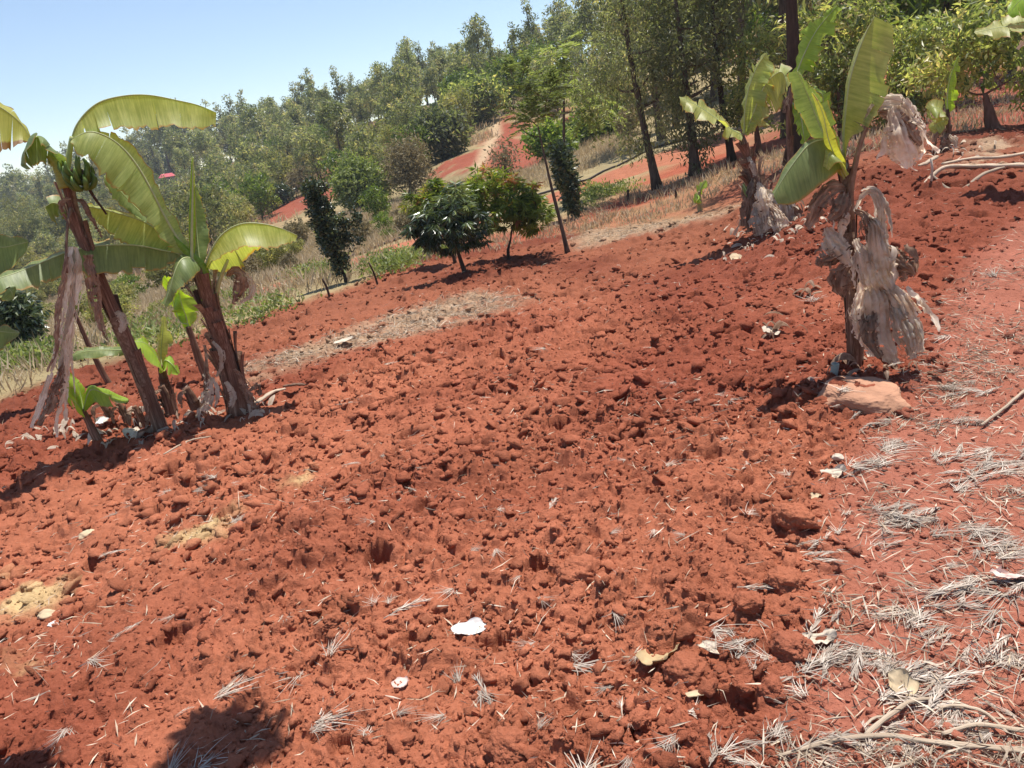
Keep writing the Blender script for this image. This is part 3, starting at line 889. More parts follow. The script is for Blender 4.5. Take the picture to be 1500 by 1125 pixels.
# -- single trees and bushes that stand out on the slope across the track
hero("slope_bush", (530, 305), [(528, 290), (526, 275)],
     [(524, 262, 30, 26, 1, 0), (508, 275, 18, 18, 1, 0), (545, 268, 22, 24, 1, 0), (530, 285, 22, 18, 1, 0)],
     "round mid green bush at the foot of the wooded slope behind the column shrub", "shrub", seed=51,
     nclus=190, per=40, L=.24, Wd=.11, leaf=WEED, bark=BARK, r0=.14, droop=.1, clus_r=.6)
hero("slope_bush", (602, 285), [(600, 262), (598, 235)],
     [(598, 228, 26, 26, 1, 0), (592, 255, 24, 22, 1, 0), (612, 262, 20, 22, 1, 0)],
     "dry brown twiggy bush next to the round green bush on the slope", "shrub", seed=52,
     nclus=120, per=30, L=.24, Wd=.07, leaf=DRYB, bark=BARK, r0=.1, droop=.0, clus_r=.7)
hero("slope_tree", (655, 235), [(652, 220), (648, 195)],
     [(645, 205, 26, 22, 1, 0), (660, 190, 20, 20, 1, 0), (632, 190, 22, 20, 1, 0)],
     "dark dense tree left of the red bare patch on the slope", "tree", seed=53,
     nclus=150, per=44, L=.36, Wd=.15, leaf=RIDGE, bark=BARKD, r0=.2, droop=.2, clus_r=.9, tint_bias=lambda c: -.25)
hero("slope_tree", (700, 188), [(699, 175), (697, 160)],
     [(690, 150, 30, 26, 1, 0), (712, 140, 20, 20, 1, 0), (675, 165, 16, 18, 1, 0)],
     "yellow green bushy tree just above the red bare patch on the slope", "tree", seed=54,
     nclus=150, per=44, L=.42, Wd=.18, leaf=AVO, bark=BARK, r0=.25, droop=.1, clus_r=1.1)
hero("slope_bush", (872, 212), [(870, 200), (868, 190)],
     [(870, 185, 30, 22, 1, 0), (895, 180, 20, 26, 1, 0), (845, 200, 24, 14, 1, 0), (885, 200, 24, 14, 1, 0)],
     "bright green bush at the edge of the dry grass below the eucalyptus trees", "shrub", seed=55,
     nclus=150, per=44, L=.24, Wd=.10, leaf=LIGHT, bark=BARK, r0=.095, droop=.05, clus_r=.6)
hero("slope_bush", (815, 235), [(814, 228), (813, 215)],
     [(812, 212, 22, 18, 1, 0), (795, 205, 18, 16, 1, 0)],
     "low yellow green bush below the red bank beside the thin leaning tree", "shrub", seed=56,
     nclus=90, per=40, L=.24, Wd=.1, leaf=LIGHT, bark=BARK, r0=.1, droop=.05, clus_r=.6)
hero("slope_bush", (742, 262), [(741, 250), (740, 232)],
     [(738, 232, 18, 16, 1, 0), (746, 245, 12, 12, 1, 0)],
     "thin leafless looking bush on the dry grass in front of the red patch", "shrub", seed=57,
     nclus=36, per=18, L=.18, Wd=.06, leaf=DRYB, bark=BARK, r0=.08, droop=.0, clus_r=.5)
hero("slope_bush", (405, 305), [(404, 298), (403, 292)],
     [(400, 288, 18, 10, 1, 0), (415, 284, 10, 8, 1, 0)],
     "low dark bush at the upper edge of the red field strip", "shrub", seed=58,
     nclus=70, per=34, L=.3, Wd=.13, leaf=GLOSS, bark=BARKD, r0=.12, droop=.1, clus_r=.6)
hero("scrub_bush", (20, 395), [(22, 370), (24, 340)],
     [(15, 330, 34, 40, 1, 0), (50, 325, 30, 38, 1, .5), (80, 345, 22, 26, 1, .5), (-20, 340, 30, 40, 1, 0), (40, 370, 34, 24, 1, 0)],
     "spreading olive green bush on the slope left of the leaning banana stem", "shrub", seed=59,
     nclus=240, per=36, L=.22, Wd=.09, leaf=OLIVE, bark=BARK, r0=.15, droop=.0, clus_r=.7)

# -- far trees on the wooded slope: shared shapes, one object each
def far_proto(seed, h, w, leaf, kind):
    if kind == 'spire':
        ells = [(0, 0, h * .45, w, w, h * .30), (w * .3, 0, h * .7, w * .7, w * .7, h * .22), (-w * .2, 0, h * .92, w * .35, w * .35, h * .14), (0, 0, h * .25, w * .8, w * .8, h * .12)]
    elif kind == 'round':
        ells = [(0, 0, h * .55, w, w, h * .35), (w * .5, 0, h * .75, w * .6, w * .6, h * .24), (-w * .5, w * .2, h * .65, w * .6, w * .6, h * .26), (0, -w * .3, h * .35, w * .8, w * .8, h * .22)]
    else:
        ells = [(0, 0, h * .75, w * .9, w * .9, h * .24), (w * .4, .2, h * .9, w * .5, w * .5, h * .14), (-w * .5, 0, h * .6, w * .5, w * .5, h * .16)]
    nc = 120
    return make_tree(seed, [(0, 0, -.3), (.1, 0, h * .4), (0, .1, h * .85)], ells, nc, 17, .42, .15, leaf, BARK, h * .018 + .03, droop=.15, clus_r=.45, spread=.9, tint_sd=.28, sides=5, tint_bias=lambda c: .0)


PROTO = {
    'spire': [far_proto(101 + k, 9.0, 1.25, RIDGE, 'spire') for k in range(4)],
    'round': [far_proto(111 + k, 7.0, 2.2, RIDGE, 'round') for k in range(3)],
    'open': [far_proto(121 + k, 8.0, 2.0, EUC, 'open') for k in range(3)],
    'olive': [far_proto(131 + k, 4.2, 2.0, OLIVE, 'round') for k in range(3)],
    'dry': [far_proto(141 + k, 3.6, 1.8, DRYB, 'round') for k in range(2)],
    'light': [far_proto(151 + k, 5.0, 2.1, LIGHT, 'round') for k in range(2)],
}
FAR_LABEL = {
    'spire': ("ridge_tree", "slim grey green tree in the dense wood along the hillside", "tree", "slim trees of the hillside wood"),
    'round': ("forest_tree", "broad crowned grey green tree in the dense hillside wood", "tree", "broad trees of the hillside wood"),
    'open': ("gum_tree", "thin crowned eucalyptus standing in the hillside wood", "tree", "eucalyptus of the hillside wood"),
    'olive': ("scrub_bush", "olive green scrub bush growing across the dry slope", "shrub", "scrub bushes on the dry slope"),
    'dry': ("dry_bush", "dry brown leafless looking bush on the open slope", "shrub", "dry bushes on the slope"),
    'light': ("bushy_tree", "fresh yellow green tree among the grey hillside trees", "tree", "fresh green trees on the hillside"),
}
taken = []
def far_tree(kind, x, y, s, rng, rmin):
    for (tx, ty, tr) in taken:
        if (tx - x) ** 2 + (ty - y) ** 2 < (rmin + tr) ** 2 * .25:
            return False
    taken.append((x, y, rmin))
    z = float(ground(x, y)[0])
    pr = PROTO[kind]; nm, lb, ct, gr = FAR_LABEL[kind]
    place(nm, pr[rng.integers(len(pr))], (x, y, z - .1), lb, ct, gr, rng.uniform(0, 6.28), s, (rng.normal(0, .03), rng.normal(0, .03)), rng.uniform(.9, 1.15))
    return True


KEEPOPEN = [np.array(q) for q in (
    [(380, 320), (440, 285), (520, 262), (520, 300), (420, 330)],
    [(640, 245), (700, 225), (725, 165), (770, 165), (800, 225), (800, 262), (640, 262)],
    [(440, 400), (440, 330), (600, 275), (700, 255), (830, 235), (930, 205), (930, 240), (600, 350)],
    [(270, 470), (300, 400), (440, 330), (560, 330), (560, 370), (380, 440)],
    [(790, 205), (860, 160), (890, 175), (890, 200), (800, 225)],
    [(236, 240), (272, 240), (274, 305), (236, 305)])]
rng = np.random.default_rng(77)
cnt = {}
# the skyline first: image columns along the ridge, tallest trees there
for px in range(-40, 860, 17):
    py = np.interp(px, [-40, 0, 100, 200, 300, 400, 500, 600, 700, 800, 860], [318, 308, 285, 258, 225, 196, 168, 142, 118, 96, 85]) + rng.uniform(-4, 10)
    az = math.atan2(ray(px, py)[0], ray(px, py)[1])
    d = np.interp(math.degrees(az), [-36, -30, -20, -10, 0, 9], [205, 195, 172, 135, 108, 88]) * rng.uniform(.9, 1.04)
    k = 'spire' if rng.random() < .8 else ('open' if rng.random() < .6 else 'round')
    if px in (300 - 0, ) : k = 'spire'
    far_tree(k, d * math.sin(az), d * math.cos(az), rng.uniform(.72, 1.12) * np.interp(px, [60, 260, 420, 520, 640, 860], [1.5, 1.4, 1.0, .9, .8, .72]), rng, 1.2)
# a second, farther row of tall trees on the left, seen over the first
for px in range(-50, 270, 12):
    az = math.atan2(ray(px, 280)[0], ray(px, 280)[1])
    d = np.interp(math.degrees(az), [-36, -30, -20, -10], [222, 214, 190, 150]) * rng.uniform(1.0, 1.08)
    far_tree('spire' if rng.random() < .6 else 'round', d * math.sin(az), d * math.cos(az), rng.uniform(1.45, 2.1), rng, .8)
# then the slope, picked over the picture's area of the wood
tries = 0
while len(taken) < 300 and tries < 5000:
    tries += 1
    px = rng.uniform(-30, 930); top = np.interp(px, [0, 300, 600, 860, 930], [300, 215, 135, 85, 60])
    low = np.interp(px, [0, 100, 250, 330, 450, 560, 640, 700, 800, 930], [430, 420, 400, 372, 292, 285, 240, 175, 170, 205])
    py = rng.uniform(top + (26 if px > 480 else 6), low)
    if any(inpoly(np.array([px]), np.array([py]), q)[0] > .5 for q in KEEPOPEN): continue
    h = hit(px, py)
    if h is None or h[3] < 26: continue
    f = (py - top) / max(low - top, 1)
    u = rng.random()
    if px < 320 and f > .45: k = 'olive' if u < .5 else ('dry' if u < .72 else 'round')
    elif f > .8: k = 'olive' if u < .35 else ('light' if u < .55 else ('dry' if u < .7 else 'round'))
    elif f > .5: k = 'round' if u < .45 else ('open' if u < .65 else ('olive' if u < .85 else 'light'))
    else: k = 'round' if u < .4 else ('spire' if u < .75 else 'open')
    dd = h[3]
    far_tree(k, h[0], h[1], rng.uniform(.55, 1.0) * np.interp(dd, [25, 60, 120], [.55, .8, 1.0]), rng, np.interp(dd, [25, 60, 160], [1.6, 2.6, 3.6]))
for k in range(70):
    px = rng.uniform(-20, 620); py = rng.uniform(np.interp(px, [0, 330, 620], [420, 395, 300]), np.interp(px, [0, 250, 480, 620], [545, 470, 395, 340]))
    h = hit(px, py)
    if h is None or inpoly(h[:1], h[1:2], ROADP, .5)[0] > .1: continue
    u = rng.random()
    far_tree('olive' if u < .5 else ('dry' if u < .75 else 'light'), h[0], h[1], rng.uniform(.13, .34) * np.interp(h[3], [14, 40], [.6, 1.2]), rng, .9)
# grey wood behind the fruit trees and eucalyptus, up the hill on the right
n0 = len(taken); tries = 0
while len(taken) < n0 + 52 and tries < 3000:
    tries += 1
    az = math.radians(rng.uniform(5, 44)); d = rng.uniform(19, 62)
    if math.degrees(az) < 13: continue
    if d < 32 and rng.random() < .6: continue
    k = 'open' if rng.random() < .5 else ('spire' if rng.random() < .5 else 'round')
    if rng.random() < .22: k = 'light'
    far_tree(k, d * math.sin(az), d * math.cos(az), rng.uniform(.6, 1.0), rng, 2.2)
print("far trees", len(taken))

# ------------------------------------------------------------------ grass and weeds
def tufts(name, pts, n_blades, hgt, wid, mat, seed, spread=.12, lean=.45, tlo=.0, thi=1.0):
    rng = np.random.default_rng(seed)
    n = len(pts); ci = np.repeat(np.arange(n), n_blades); m = len(ci)
    sc = rng.uniform(.5, 1.2, n)[ci]
    base = pts[ci] + np.stack([rng.normal(0, spread, m), rng.normal(0, spread, m), np.full(m, -.02) if lean < .8 else rng.random(m) ** 1.5 * .22], -1) * np.stack([sc, sc, np.ones(m)], -1)
    di = np.stack([rng.normal(0, lean, m), rng.normal(0, lean, m), np.ones(m)], -1)
    t = np.clip(rng.normal(.5, .2, n)[ci] + rng.normal(0, .15, m), 0, 1) * (thi - tlo) + tlo
    L = hgt * sc * rng.uniform(.5, 1.2, m)
    me = leaf_mesh(name, base, di, L, wid, mat, rng, t)
    o = obj(name, me); tag(o, kind="stuff")
    return o


def scatter_px(pixpoly, n, seed):
    """n ground points inside the world outline of an area"""
    P = poly_world(pixpoly); rng = np.random.default_rng(seed)
    lo = P.min(0); hi = P.max(0); out = []
    while len(out) < n:
        c = lo + (hi - lo) * rng.random((4000, 2))
        c = c[inpoly(c[:, 0], c[:, 1], P) > .5]
        out.extend(c)
    c = np.array(out[:n])
    return np.column_stack([c, ground(c[:, 0], c[:, 1])])


g1 = scatter_px([(0, 580), (60, 560), (250, 493), (470, 424), (560, 395), (600, 343), (930, 225), (920, 200), (700, 250), (520, 300), (440, 330), (330, 380), (120, 400), (0, 440)], 9000, 5)
k = np.ones(len(g1), bool)
for q in (ROADP, REDP[0], REDP[1], REDP[2]):
    k &= inpoly(g1[:, 0], g1[:, 1], q) < .5
tufts("dry_grass", g1[k], 14, .34, .02, GRASS, 6, .25)
g2 = scatter_px([(0, 450), (100, 400), (350, 380), (440, 300), (640, 240), (800, 170), (800, 120), (500, 190), (200, 300), (0, 350)], 4200, 8)
k = np.ones(len(g2), bool)
for q in REDP: k &= inpoly(g2[:, 0], g2[:, 1], q) < .5
tufts("slope_grass", g2[k], 10, .7, .09, GRASS, 9, .6, tlo=.0, thi=.8)
g3 = np.vstack([scatter_px([(560, 392), (700, 352), (830, 325), (930, 280), (1080, 240), (1090, 265), (960, 325), (830, 345), (690, 372), (580, 400)], 260, 10),
                scatter_px([(1080, 250), (1260, 190), (1380, 185), (1380, 205), (1260, 225), (1100, 285)], 160, 11),
                scatter_px([(1240, 190), (1300, 120), (1500, 95), (1500, 180), (1400, 195)], 420, 21)])
tufts("dry_weeds", g3, 12, .2, .018, GRASS, 12, .1)
g4 = np.vstack([scatter_px([(330, 470), (345, 438), (420, 430), (425, 455), (380, 475)], 90, 13), scatter_px([(425, 430), (430, 405), (500, 385), (500, 415), (470, 425)], 110, 14),
                scatter_px([(180, 520), (200, 480), (260, 470), (270, 500), (220, 520)], 70, 15), scatter_px([(855, 300), (865, 275), (930, 280), (915, 300), (870, 312)], 90, 16),
                scatter_px([(0, 560), (10, 525), (90, 515), (80, 540), (30, 560)], 90, 17), scatter_px([(540, 405), (560, 375), (620, 372), (670, 372), (640, 385), (570, 405)], 120, 18)])
g4 = g4[fbm2(g4[:, 0], g4[:, 1], .9, 191, 3) > .53]
tufts("green_weeds", g4, 34, .10, .035, WEED, 19, .17, 1.1)
# ------------------------------------------------------------------ banana plants
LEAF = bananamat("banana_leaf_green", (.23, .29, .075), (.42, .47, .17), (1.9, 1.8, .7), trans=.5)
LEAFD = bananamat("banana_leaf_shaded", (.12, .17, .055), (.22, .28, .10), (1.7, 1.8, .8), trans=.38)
LEAFY = bananamat("banana_leaf_yellowing", (.32, .33, .06), (.46, .45, .12), (1.7, 1.7, .6), dry=.78, drycol=(.22, .11, .03), trans=.45)
LEAFN = bananamat("young_banana_leaf", (.20, .33, .03), (.32, .45, .06), (1.9, 1.9, .6), trans=.45)
LEAFB = bananamat("banana_leaf_brown_tip", (.20, .27, .07), (.36, .42, .14), (1.9, 1.8, .7), dry=.97, drycol=(.42, .28, .12), trans=.42)
RIB = plainmat("banana_midrib", (.42, .46, .20), .4, .12, 20, .1)
RIBR = plainmat("banana_petiole", (.33, .30, .13), .5, .2, 14, .15)
STEM = drymat("banana_stem_sheath", (.035, .017, .012), (.18, .09, .055), (.46, .31, .22), (3.0, 16, 1), .0, .9)
STEMG = drymat("banana_stem_inner", (.20, .15, .07), (.30, .24, .12), (.36, .24, .16), (2.0, 12, 1), .0, .4)
DRY = drymat("dead_banana_leaf", (.56, .41, .28), (.84, .72, .57), (.95, .89, .78), (10, 2.0, 1), .6, .6)
DRYD = drymat("dead_banana_leaf_brown", (.15, .08, .05), (.36, .23, .155), (.58, .44, .32), (10, 2.0, 1), .35, .6)
FRUIT = plainmat("green_banana_skin", (.10, .16, .03), .4, .25, 12, .1)


def wp(d0, pts):
    return np.array([W(p[0], p[1], d0 + (p[2] if len(p) > 2 else 0)) for p in pts])


class Plant:
    def __init__(s, name, px, label, cat="banana plant", group=None, d=None, sink=.04):
        if d is None:
            s.base, s.d = gpt(*px, sink=sink)
        else:
            r = W(px[0], px[1], d); s.base = np.array([r[0], r[1], float(ground(r[0], r[1])[0]) - sink]); s.d = d
        s.root = empty(name, s.base, label, cat, group)
        s.s = px2m(s.d, *px); s.seed = int(px[0] * 7 + px[1]) & 1023
    def _obj(s, name, me, parent=None):
        o = obj(name, me, parent or s.root)
        return o
    def L(s, pts):
        return wp(s.d, pts) - s.base
    def stem(s, pts, radii_px, mat=None, name="pseudostem", shag=0, foot=True):
        p = s.L(pts)
        if foot:
            p = np.vstack([np.zeros(3), p])
        path = catmull(p, 30)
        r = np.interp(np.linspace(0, 1, 30), np.linspace(0, 1, len(radii_px)), radii_px) * s.s
        b = MB(); b.tube(path, r, 14, True, .12, s.seed); bs = MB()
        rng = np.random.default_rng(s.seed + 5)
        # overlapping dry sheath strips clinging to the stem
        t, na, nb = frames(path)
        for k in range(shag):
            i0 = rng.integers(0, 20); n = int(rng.integers(6, 13)); i1 = min(29, i0 + n)
            if i1 - i0 < 4: continue
            a0 = rng.uniform(0, 6.28); wd = rng.uniform(.25, .6)
            seg = path[i0:i1]; rr = r[i0:i1] * (1.03 + .05 * (k % 3))
            m = len(seg); peel = np.linspace(0, 1, m) ** 3 * rng.uniform(.1, .9) * r[0]
            v = []
            for j, th in enumerate(np.linspace(-wd, wd, 4)):
                tt = a0 + th + np.linspace(0, rng.normal(0, .12), m)
                v.append(seg + (np.cos(tt)[:, None] * na[i0:i1] + np.sin(tt)[:, None] * nb[i0:i1]) * (rr + peel * (1 - .3 * abs(th)))[:, None])
            v = np.stack(v, 1)
            q = [(i * 4 + j, i * 4 + j + 1, i * 4 + j + 5, i * 4 + j + 4) for i in range(m - 1) for j in range(3)]
            uv = np.stack(np.meshgrid(np.linspace(0, 1, 4) + k, np.linspace(0, 1.5, m)), -1)[..., ::-1].reshape(-1, 2)
            (bs if k % 5 in (0, 2) else b).add(v.reshape(-1, 3), q, None, uv)
        s.path = path
        if bs.n: s._obj('dry_sheath', bs.mesh('dry_sheath', DRYD))
        return s._obj(name, b.mesh(name, mat or STEM))
    def leaf(s, mid, edges, mat=None, tears=5, camber=.10, rib=2.4, ripple=.012, gap=.03, droop=.10, n=44, m=7, seed=0, name="leaf", label=None, petiole=None):
        rng = np.random.default_rng(s.seed * 31 + seed + int(mid[0][0])); droop = droop * 1.7; gap = gap * 1.4; tears = tears + 2 if tears else 0
        M = catmull(s.L(mid), 60)
        U = np.linspace(0, 1, 60)
        def at(c, u):
            return np.stack([np.interp(u, U, c[:, k]) for k in range(3)], -1)
        length = np.linalg.norm(np.diff(M, axis=0), axis=1).sum()
        b = MB()
        for ei, e in enumerate(edges):
            E = catmull(s.L(e), 60)
            cuts = np.sort(rng.uniform(.08, .96, tears)) if tears else np.array([])
            keep = [0.0]
            for c in cuts:
                if c - keep[-1] > .045: keep.append(float(c))
            keep.append(1.0)
            ph = rng.uniform(0, 6.28)
            for a0, a1 in zip(keep[:-1], keep[1:]):
                k = max(3, int(n * (a1 - a0)) + 1)
                u = np.linspace(a0, a1, k); c = (a0 + a1) / 2
                g = gap * rng.uniform(.3, 1.6) * (1 if tears else 0); dr = rng.normal(0, droop); tw = rng.normal(0, droop * .8); stag = rng.uniform(-.06, .05) if tears else 0
                rows = []
                for j in range(m + 1):
                    t = j / m
                    uu = np.clip(c + (u - c) * (1 - g * t * t), 0, 1)
                    P = at(M, uu); Q = at(E, uu)
                    wv = Q - P
                    nv = norm(np.cross(norm(np.gradient(P, axis=0) if k > 2 else P[-1:] - P[:1]), wv))
                    wl = np.linalg.norm(wv, axis=1, keepdims=True)
                    x = P + wv * t * (1 + stag * t) + nv * wl * (camber * 4 * t * (1 - t) * .8 + dr * t * t + tw * t * ((u - c) / max(a1 - a0, .01))[:, None])
                    x = x + nv * (np.sin(u * length * 38 + ph + t * 2)[:, None] * ripple * t)
                    rows.append(x)
                v = np.stack(rows, 1)
                if tears:    # ragged margin
                    v[:, -1] += norm(v[:, -1] - v[:, -2]) * rng.normal(0, .010, (k, 1)) * length
                q = [(i * (m + 1) + j, i * (m + 1) + j + 1, (i + 1) * (m + 1) + j + 1, (i + 1) * (m + 1) + j) for i in range(k - 1) for j in range(m)]
                uv = np.stack([np.repeat(u * length, m + 1) + ei * 3.7 + s.seed * .37, np.tile(np.linspace(0, 1, m + 1), k)], -1)
                b.add(v.reshape(-1, 3), q, None, uv)
        lf = s._obj(name, b.mesh(name, mat or LEAF))
        if label: lf['label'] = label
        rb = MB(); rb.tube(M, np.linspace(rib, rib * .25, 60) * s.s * .5, 7, True)
        obj("midrib", rb.mesh("midrib", RIB), lf)
        return lf
    def dead(s, pts, w_px, mat=None, crumple=.5, seed=0, twist=1.0, name="dead_leaf", n=44, m=18, fold=.8, depth=.7):
        """a withered blade hanging in folds along a path; w_px: half widths in pixels along it"""
        rng = np.random.default_rng(s.seed * 17 + seed + int(pts[0][0] * 3 + pts[-1][1]))
        P = catmull(s.L(pts), n)
        wv = np.interp(np.linspace(0, 1, n), np.linspace(0, 1, len(w_px)), w_px) * s.s * .78
        t = norm(np.gradient(P, axis=0))
        view = norm(W(*pts[0][:2], s.d) - CAM)
        side = norm(np.cross(t, view)); dep = norm(np.cross(side, t))
        a0 = rng.uniform(-.5, .5)
        uu = np.linspace(-1, 1, m + 1)
        kf = rng.uniform(4.5, 8.0); ph = rng.uniform(0, 6.28)
        rag = (rng.random((n, 2)) ** 2) * .45
        V = np.empty((n, m + 1, 3))
        for j, u in enumerate(uu):
            edge = 1 - rag[:, 0 if u < 0 else 1] * abs(u) ** 4
            ang = a0 + np.linspace(0, rng.normal(0, .02) + twist * .5 * math.sin(ph), n)
            sd = side * np.cos(ang)[:, None] + dep * np.sin(ang)[:, None]
            dp = -side * np.sin(ang)[:, None] + dep * np.cos(ang)[:, None]
            z = (np.abs((u * kf + ph + np.linspace(0, 1.6, n) * math.sin(ph)) / 1.57 % 2 - 1) - .5) * fold * .62 + (abs(u) ** 1.5) * depth * .8
            V[:, j] = P + sd * (u * wv * edge)[:, None] + dp * (z * wv)[:, None]
        v = V.reshape(-1, 3)
        wm = float(np.mean(wv))
        q3 = v + s.base
        for sc, am in ((2.2, .42), (.7, .14)):
            dv = np.stack([vnoise3(q3 + 7.7 * k, max(wm * sc, .008), s.seed + seed + k) - .5 for k in range(3)], -1)
            v = v + dv * wm * am * crumple * 2
        # long creases that run down the withered blade, and short cross wrinkles
        sl = np.repeat(np.linspace(0, 1, n) * np.linalg.norm(P[-1] - P[0]) / max(wm, .005), m + 1); ul = np.tile(uu, n)
        pr = np.stack([ul * 1.0 + .25 * np.sin(sl * 1.3), sl * .22, np.full(len(sl), seed * 3.1)], -1)
        cr = np.abs(vnoise3(pr, .30, s.seed + seed + 20) - .5) * 2 - .5
        cr2 = np.abs(vnoise3(np.stack([ul * .6, sl * .9, np.full(len(sl), seed * 1.7)], -1), .32, s.seed + seed + 21) - .5) * 2 - .5
        dn = np.repeat(dep, m + 1, 0)
        v = v + dn * (wm * (.55 * cr + .26 * cr2))[:, None] * crumple
        q = [(i * (m + 1) + j, i * (m + 1) + j + 1, (i + 1) * (m + 1) + j + 1, (i + 1) * (m + 1) + j) for i in range(n - 1) for j in range(m)]
        # torn notches
        dropq = set()
        for _ in range(int(rng.integers(6, 14))):
            i = int(rng.integers(n // 3, n - 2)); sgn = rng.random() < .5; k = int(rng.integers(2, m // 2))
            for j in range(k):
                dropq.add(i * m + (j if sgn else m - 1 - j))
        q = [x for k, x in enumerate(q) if k not in dropq]
        ln = np.linspace(0, np.linalg.norm(np.diff(P, axis=0), axis=1).sum(), n)
        uv = np.stack([np.repeat(ln, m + 1) * 1.2 + seed, np.tile(uu * .5 + .5, n)], -1)
        vs = [v]; us = [uv]; off = len(v); q = list(q)
        for _ in range(int(rng.integers(5, 10)) if max(w_px) > 8 else 2):
            k0 = int(rng.integers(n // 6, n // 2)); k1 = int(rng.integers(k0 + n // 4, n)); kk = k1 - k0
            u0 = rng.choice([-1, 1]) * rng.uniform(.3, 1.35)
            tt = np.linspace(0, 1, kk)[:, None]
            c = P[k0:k1] + side[k0:k1] * (u0 * wv[k0:k1])[:, None] + dep[k0:k1] * (wm * rng.uniform(.3, .9)) + side[k0:k1] * wm * rng.normal(0, .7) * tt ** 2 - np.array([0, 0, 1.0]) * wm * rng.uniform(0, .8) * tt ** 2
            a1 = rng.uniform(-1.2, 1.2) + np.linspace(0, rng.normal(0, 1.4), kk)
            sw = (side[k0:k1] * np.cos(a1)[:, None] + dep[k0:k1] * np.sin(a1)[:, None]) * (wm * rng.uniform(.12, .42) * np.sin(np.linspace(.5, 2.9, kk)))[:, None]
            rb = np.stack([c - sw, c + np.cross(t[k0:k1], sw) * .5, c + sw], 1).reshape(-1, 3)
            rb = rb + np.stack([vnoise3(rb + s.base + 3.0 * j, max(wm * .5, .008), s.seed + j) - .5 for j in range(3)], -1) * wm * .5
            q += [(off + i * 3 + j, off + i * 3 + j + 1, off + i * 3 + j + 4, off + i * 3 + j + 3) for i in range(kk - 1) for j in range(2)]
            vs.append(rb); us.append(np.stack([np.repeat(ln[k0:k1] * 1.2 + seed + .4, 3), np.tile([0, .5, 1.0], kk)], -1)); off += len(rb)
        v = np.vstack(vs); uv = np.vstack(us)
        return s._obj(name, mesh_np(name, v, q, None, mat or DRY, True, np.full(len(v), .5), uv))
    def stalk(s, pts, r_px, mat=None, name="petiole", parent=None, rough=.05):
        b = MB(); path = catmull(s.L(pts), 16)
        r = np.interp(np.linspace(0, 1, 16), np.linspace(0, 1, len(r_px)), r_px) * s.s
        b.tube(path, r, 8, True, rough, s.seed)
        return s._obj(name, b.mesh(name, mat or RIBR), parent)


# ---- the tall leaning plant with the fruit
GL = "banana clump at the left edge of the field"
A = Plant("banana_plant", (236, 628), "tall banana plant with a leaning brown stem carrying a green fruit bunch", group=GL)
A.stem([(214, 570), (186, 500), (155, 430), (128, 365), (108, 312), (98, 275), (92, 250)], [11.5, 10.2, 9.4, 9, 8.2, 7.6, 7, 5.5, 5], shag=22)
A.stalk([(98, 275, -.02), (90, 255, -.02), (80, 238, -.03), (70, 228, -.03)], [10, 9, 6, 3], LEAFY, "leaf_sheath")
A.stalk([(96, 262), (99, 240), (103, 215), (106, 200)], [5, 4.5, 3.5, 3], RIB)
A.leaf([(105, 204), (112, 184), (128, 163), (150, 148), (185, 140), (220, 139.5), (260, 147), (290, 154), (317, 165)],
       [[(101, 208, -.03), (113, 206, -.08), (132, 198, -.1), (150, 192, -.1), (185, 186, -.1), (222, 187, -.1), (260, 187, -.1), (292, 187, -.08), (316, 184, -.03)],
        [(107, 202, .05), (118, 192, .14), (138, 176, .2), (158, 164, .22), (188, 158, .24), (222, 158, .24), (258, 164, .22), (288, 168, .14), (315, 172, .03)]],
       LEAF, 9, .05, 2.6, .006, .016, .05, label="uppermost banana leaf arching out to the right against the sky")
A.leaf([(92, 250), (82, 232), (72, 215), (60, 202), (47, 204), (37, 222), (31, 243)],
       [[(97, 246, -.05), (92, 234, -.1), (82, 220, -.15), (68, 203, -.2), (54, 200, -.2), (42, 214, -.2), (33, 240, -.1)],
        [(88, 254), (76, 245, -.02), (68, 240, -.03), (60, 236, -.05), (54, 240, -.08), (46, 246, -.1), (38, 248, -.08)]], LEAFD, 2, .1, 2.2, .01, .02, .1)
A.leaf([(104, 316), (90, 303), (78, 297), (66, 303)], [[(104, 318, .1), (92, 318, .1), (80, 319, .1), (69, 314, .1)], [(104, 310, .1), (92, 297, .15), (80, 293, .15), (68, 300, .1)]], LEAFD, 2, .08, 1.6, .008, .03, .1)
A.leaf([(186, 512, .25), (160, 513, .3), (125, 515, .35), (96, 525, .4)], [[(184, 520, .25), (160, 523, .25), (128, 527, .3), (98, 529, .38)], [(186, 509, .3), (160, 509, .35), (125, 511, .4), (97, 522, .42)]], LEAFD, 3, .06, 1.6, .006, .02, .08)
